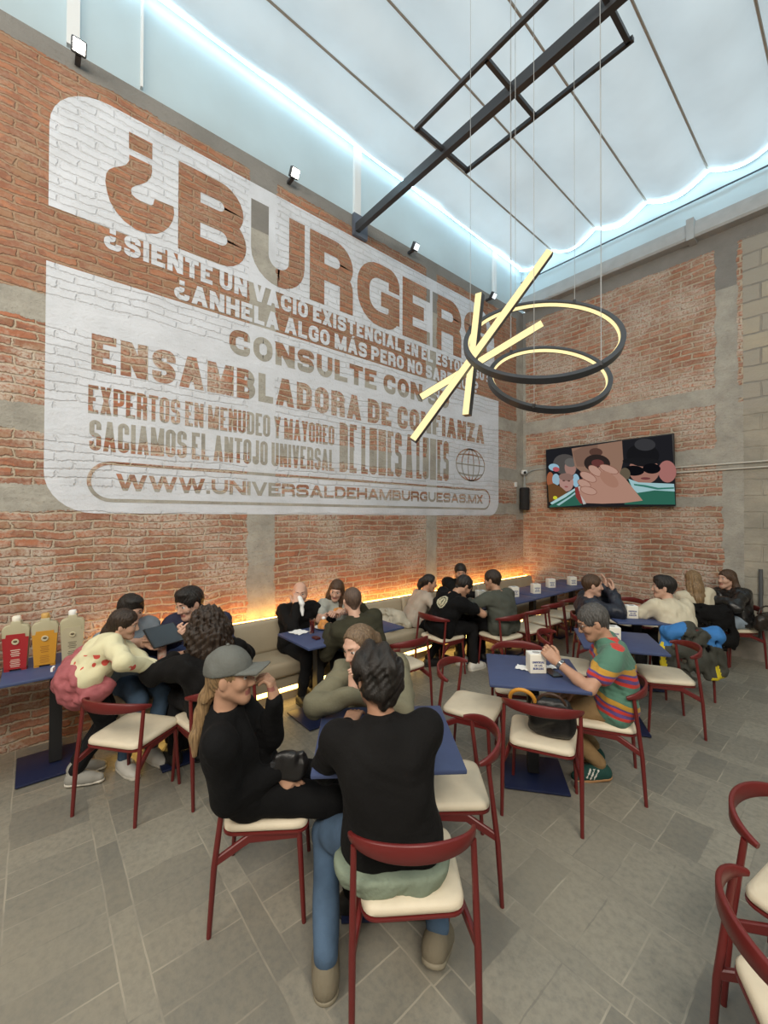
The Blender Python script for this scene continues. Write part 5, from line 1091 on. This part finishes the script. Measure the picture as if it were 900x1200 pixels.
t = thing('soda_can', 'orange and white soda can on the left table', 'can', (.84, .76, TT)); MB().lathe([(.024, 0), (.031, .008), (.031, .105), (.026, .118)], n=20).build('body', mat('can_orange', (.50, .17, .10), .35, col2=(.6, .5, .42), vscale=30), t); MB().lathe([(.0255, .1185), (.0255, .121)], n=20).build('lid', mat('steel_watch', (.35, .36, .38), .25), t)
t = thing('paper_cup', 'small white paper cup behind the soda can', 'cup', (.95, .90, TT)); MB().lathe([(.022, 0), (.030, .06), (.031, .062)], n=18).build('body', M_PAPER, t)
GLASS = mat('clear_glass', (.9, .9, .9), .05, trans=1)
def red_drink(lab, x, y, r=.028, h=.135):
    t = thing('drinking_glass', lab, 'glass', (x, y, TT)); MB().lathe([(r*.82, 0), (r, h), (r-.003, h), (r*.82-.003, .006)], n=20).build('tumbler', GLASS, t)
    MB().lathe([(r*.82-.004, .007), (r-.0045, h*.86)], n=20).build('red_drink', mat('hibiscus_drink', (.20, .025, .018), .15), t)
red_drink('tall glass of red drink beside the burger plate', .93, 2.02)
red_drink('glass of red drink on the far right table', 2.57, 5.16, .034, .13)
t = thing('dinner_plate', 'small white plate under the burger', 'plate', (.86, 2.19, TT)); MB().lathe([(.05, 0), (.085, .012), (.09, .018), (.084, .016), (.05, .005)], n=28).build('dish', mat('white_glaze', (.7, .7, .67), .2), t)
t = thing('burger', 'golden burger wrapped in paper on the white plate', 'burger', (.86, 2.19, TT+.006)); h = S(); h.rc((.86, 2.19, TT+.03), (.86, 2.19, TT+.085), .062, .022, .02)
soft('bun', h, .006, mat('golden_bun', (.52, .22, .055), .6, var=.3, vscale=30), (.86, 2.19, TT+.006), t, wrinkle(3, .004, 14))
h = S(); h.el((.86, 2.19, TT+.10), (.02, .02, .016)); soft('paper_wrap', h, .005, M_PAPER, (.86, 2.19, TT+.006), t)
t = thing('sauce_dish', 'small dark red dish in front of the red drink', 'dish', (1.12, 1.95, TT)); MB().rbox((0, 0, .010), (.075, .05, .02), .005).build('dish', mat('dark_red_dish', (.06, .012, .010), .4), t)
h = S(); h.el((.83, 2.385, .895), (.055, .055, .022)).el((.83, 2.385, .860), (.055, .055, .018)).el((.83, 2.385, .878), (.060, .060, .012), None, .004)
t = thing('burger', 'burger held in both hands by the long-haired woman on the bench', 'burger', (.83, 2.385, .85)); soft('bun', h, .006, mat('golden_bun', (.52, .22, .055), .6), (.83, 2.385, .85), t, wrinkle(5, .002, 14))
h = S(); h.rc((.63, 2.055, 1.03), (.655, 2.06, .965), .020, .026, .02).rc((.655, 2.06, .965), (.67, 2.06, .86), .024, .012, .02)
o = soft('paper_napkin', h, .006, M_PAPER, (.65, 2.06, .95), None, wrinkle(2, .005, 12)); o.location = (.65, 2.06, .95); tag(o, 'white napkin at the bald man\'s mouth', 'napkin')
# --- bags and hung clothes
BAGB = mat('black_bag_leather', (.012, .011, .011), .38, bump=.2, bscale=60); BAGN = mat('brown_black_leather', (.025, .018, .014), .35, bump=.2, bscale=60); GOLD = mat('brass', (.55, .38, .12), .3, metal=1)
def fr_chair(x, y, a):
    a = D(a); return lambda p: A3((x+math.cos(a)*p[0]-math.sin(a)*p[1], y+math.sin(a)*p[0]+math.cos(a)*p[1], p[2]))
q = fr_chair(2.97, 2.53, 26); t = thing('handbag', 'black handbag with mustard handle on the red chair nearest the polo man', 'bag', q((.06, -.04, .462))); og = A3(t.location)
h = S()
for z_, hw_, r_ in ((.515, .085, .052), (.57, .088, .055), (.62, .085, .05), (.665, .08, .036)): h.rc(q((.055-hw_, -.04, z_)), q((.055+hw_, -.04, z_)), r_, r_, .03)
h.pl(q((0, 0, .463)), (0, 0, 1))
soft('body', h, .008, BAGB, og, t, wrinkle(4, .004, 8))
h = S()
for i in range(14):
    u = lambda i: q((.055+.085*math.cos(PI*i/14), -.06-.03*math.sin(PI*i/14), .66+.085*math.sin(PI*i/14))); h.rc(u(i), u(i+1), .009, .009, .004)
soft('handle', h, .005, mat('brown_strap', (.05, .025, .015), .45), og, t)
h = S()
for i in range(14):
    u = lambda i: q((-.115+.075*math.cos(PI*i/14), -.10-.12*math.sin(PI*i/14)*.3, .685+.075*math.sin(PI*i/14))); h.rc(u(i), u(i+1), .012, .012, .004)
soft('yellow_handle', h, .005, mat('mustard_handle', (.55, .25, .03), .5), og, t)
h = S()
for i in range(10): h.rc(q((.16+.02*math.sin(i*.4), -.0+.004*i, .66-.028*i)), q((.16+.02*math.sin((i+1)*.4), .004*(i+1), .66-.028*(i+1))), .008, .008, .003)
soft('strap', h, .005, mat('brown_strap', (.05, .025, .015), .45), og, t)
MB().tube([Vector(q((-.02, -.045, .696))-og), Vector(q((.13, -.045, .696))-og)], .004).build('zip', mat('steel_watch', (.35, .36, .38), .25), t)
og = A3((2.60, .95, .60)); t = thing('shoulder_bag', 'small black bag with silver clasp on the lap of the woman in cap', 'bag', og)
h = S(); [h.rc((2.56+dx_, .875+dx_*.3, z_), (2.62+dx_, .965+dx_*.3, z_+.012), r_, r_, .02) for dx_, z_, r_ in ((0, .655, .038), (.008, .695, .036), (.014, .73, .022))]; soft('body', h, .007, BAGB, og, t, wrinkle(6, .005, 9))
MB().box(Vector((2.575, .855, .71))-Vector(og), (.02, .03, .02), rz=D(20)).build('clasp', mat('steel_watch', (.35, .36, .38), .25, metal=.9), t)
q = fr_chair(3.22, 6.86, 150); a0 = q((-.25, -.12, .60)); t = thing('handbag', 'dark brown handbag with brass fittings hung beside the woman in leather jacket', 'bag', a0); og = A3(t.location)
h = S(); h.el(q((-.28, -.12, .60)), (.08, .17, .10), frame(D(158)), .03); h.rc(q((-.28, -.24, .54)), q((-.28, .0, .54)), .06, .06, .05); soft('body', h, .009, BAGN, og, t, wrinkle(9, .004, 8))
h = S(); [h.rc(q((-.27, -.12+.11*math.cos(PI*i/10), .66+.11*math.sin(PI*i/10))), q((-.27, -.12+.11*math.cos(PI*(i+1)/10), .66+.11*math.sin(PI*(i+1)/10))), .010, .010, .004) for i in range(10)]; soft('handle', h, .006, BAGN, og, t)
MB().box(Vector(q((-.35, -.12, .66))-og), (.03, .03, .02)).build('clasp', GOLD, t)
def hung(x, y, a, lab, name, cat, m, drop, mi=None, wide=.25, noise=.013):
    q = fr_chair(x, y, a); og = q((0, -.3, 0)); t = thing(name, lab, cat, og); h = S()
    h.rc(q((-.22, -.245, .745)), q((.22, -.235, .735)), .036, .036, .03); h.rc(q((-.22, -.235, .69)), q((.22, -.235, .69)), .045, .045, .04)
    for i in range(-3, 4):
        u = i/3; h.rc(q((u*(wide-.05), -.285-.02*(1-u*u), .70)), q((u*wide*.95, -.30-.05*(1-u*u), drop+.04*abs(u))), .030, .034, .05)
    for sx in (-1, 1): h.rc(q((sx*.22, -.22, .69)), q((sx*.255, -.25, .46)), .052, .045, .04); h.rc(q((sx*.255, -.25, .46)), q((sx*.24, -.30, .33)), .045, .038, .03)
    o = soft('shell', h, .010, m, og, t, wrinkle(21, noise, 5), (lambda ce: mi(ce, q)) if mi else None); return t, q, og
JM = [CL('charcoal_shell', (.055, .055, .045), rough=.6), CL('blue_shell', (.045, .17, .42), rough=.6), CL('yellow_trim', (.60, .48, .03), rough=.6)]
def jacket_mi(ce, q):
    o = q((0, 0, 0)); ex = q((1, 0, 0))-o; ey = q((0, 1, 0))-o; x = (ce-o)@ex; y = (ce-o)@ey; z = ce[:, 2]; mi = np.zeros(len(ce), int)
    mi[(z > .60-.25*(np.abs(x)-.12)) & (np.abs(x) > .10+.03*np.sin(z*30))] = 1
    mi[(x > .16) & (x < .21) & (z < .40)] = 2; mi[(z < .30) & (x > .10) & (z > .24)] = 2; mi[(np.abs(x+.29) < .018) & (z < .60) & (y < -.25)] = 2
    return mi
hung(3.02, 5.22, 42, 'charcoal jacket with blue shoulders and yellow trim hung on the cream tee man\'s chair', 'jacket', 'jacket', JM, .28, jacket_mi, .26)
hung(2.89, 6.56, 40, 'long black coat hung over the long-haired blonde\'s chair', 'coat', 'coat', BLACK2, .22, None, .24)
og = A3((.34, 3.36, .43)); h = S()
for p, r in [((p_[0]+.06, p_[1]+.14, p_[2]), r_) for p_, r_ in (((.34, 3.30, .52), .10), ((.38, 3.42, .51), .10), ((.28, 3.36, .60), .09), ((.26, 3.28, .64), .07), ((.46, 3.50, .48), .07), ((.34, 3.46, .57), .08), ((.46, 3.22, .48), .06))]: h.el(p, (r, r, r*.8), None, .05)
h.pl((0, 0, .437), (0, 0, 1)); o = soft('coat', h, .009, CL('beige_canvas', (.42, .38, .30), .15), og, None, wrinkle(31, .012, 5)); o.location = og; tag(o, 'crumpled beige coat lying on the bench beside the ponytailed woman', 'coat')
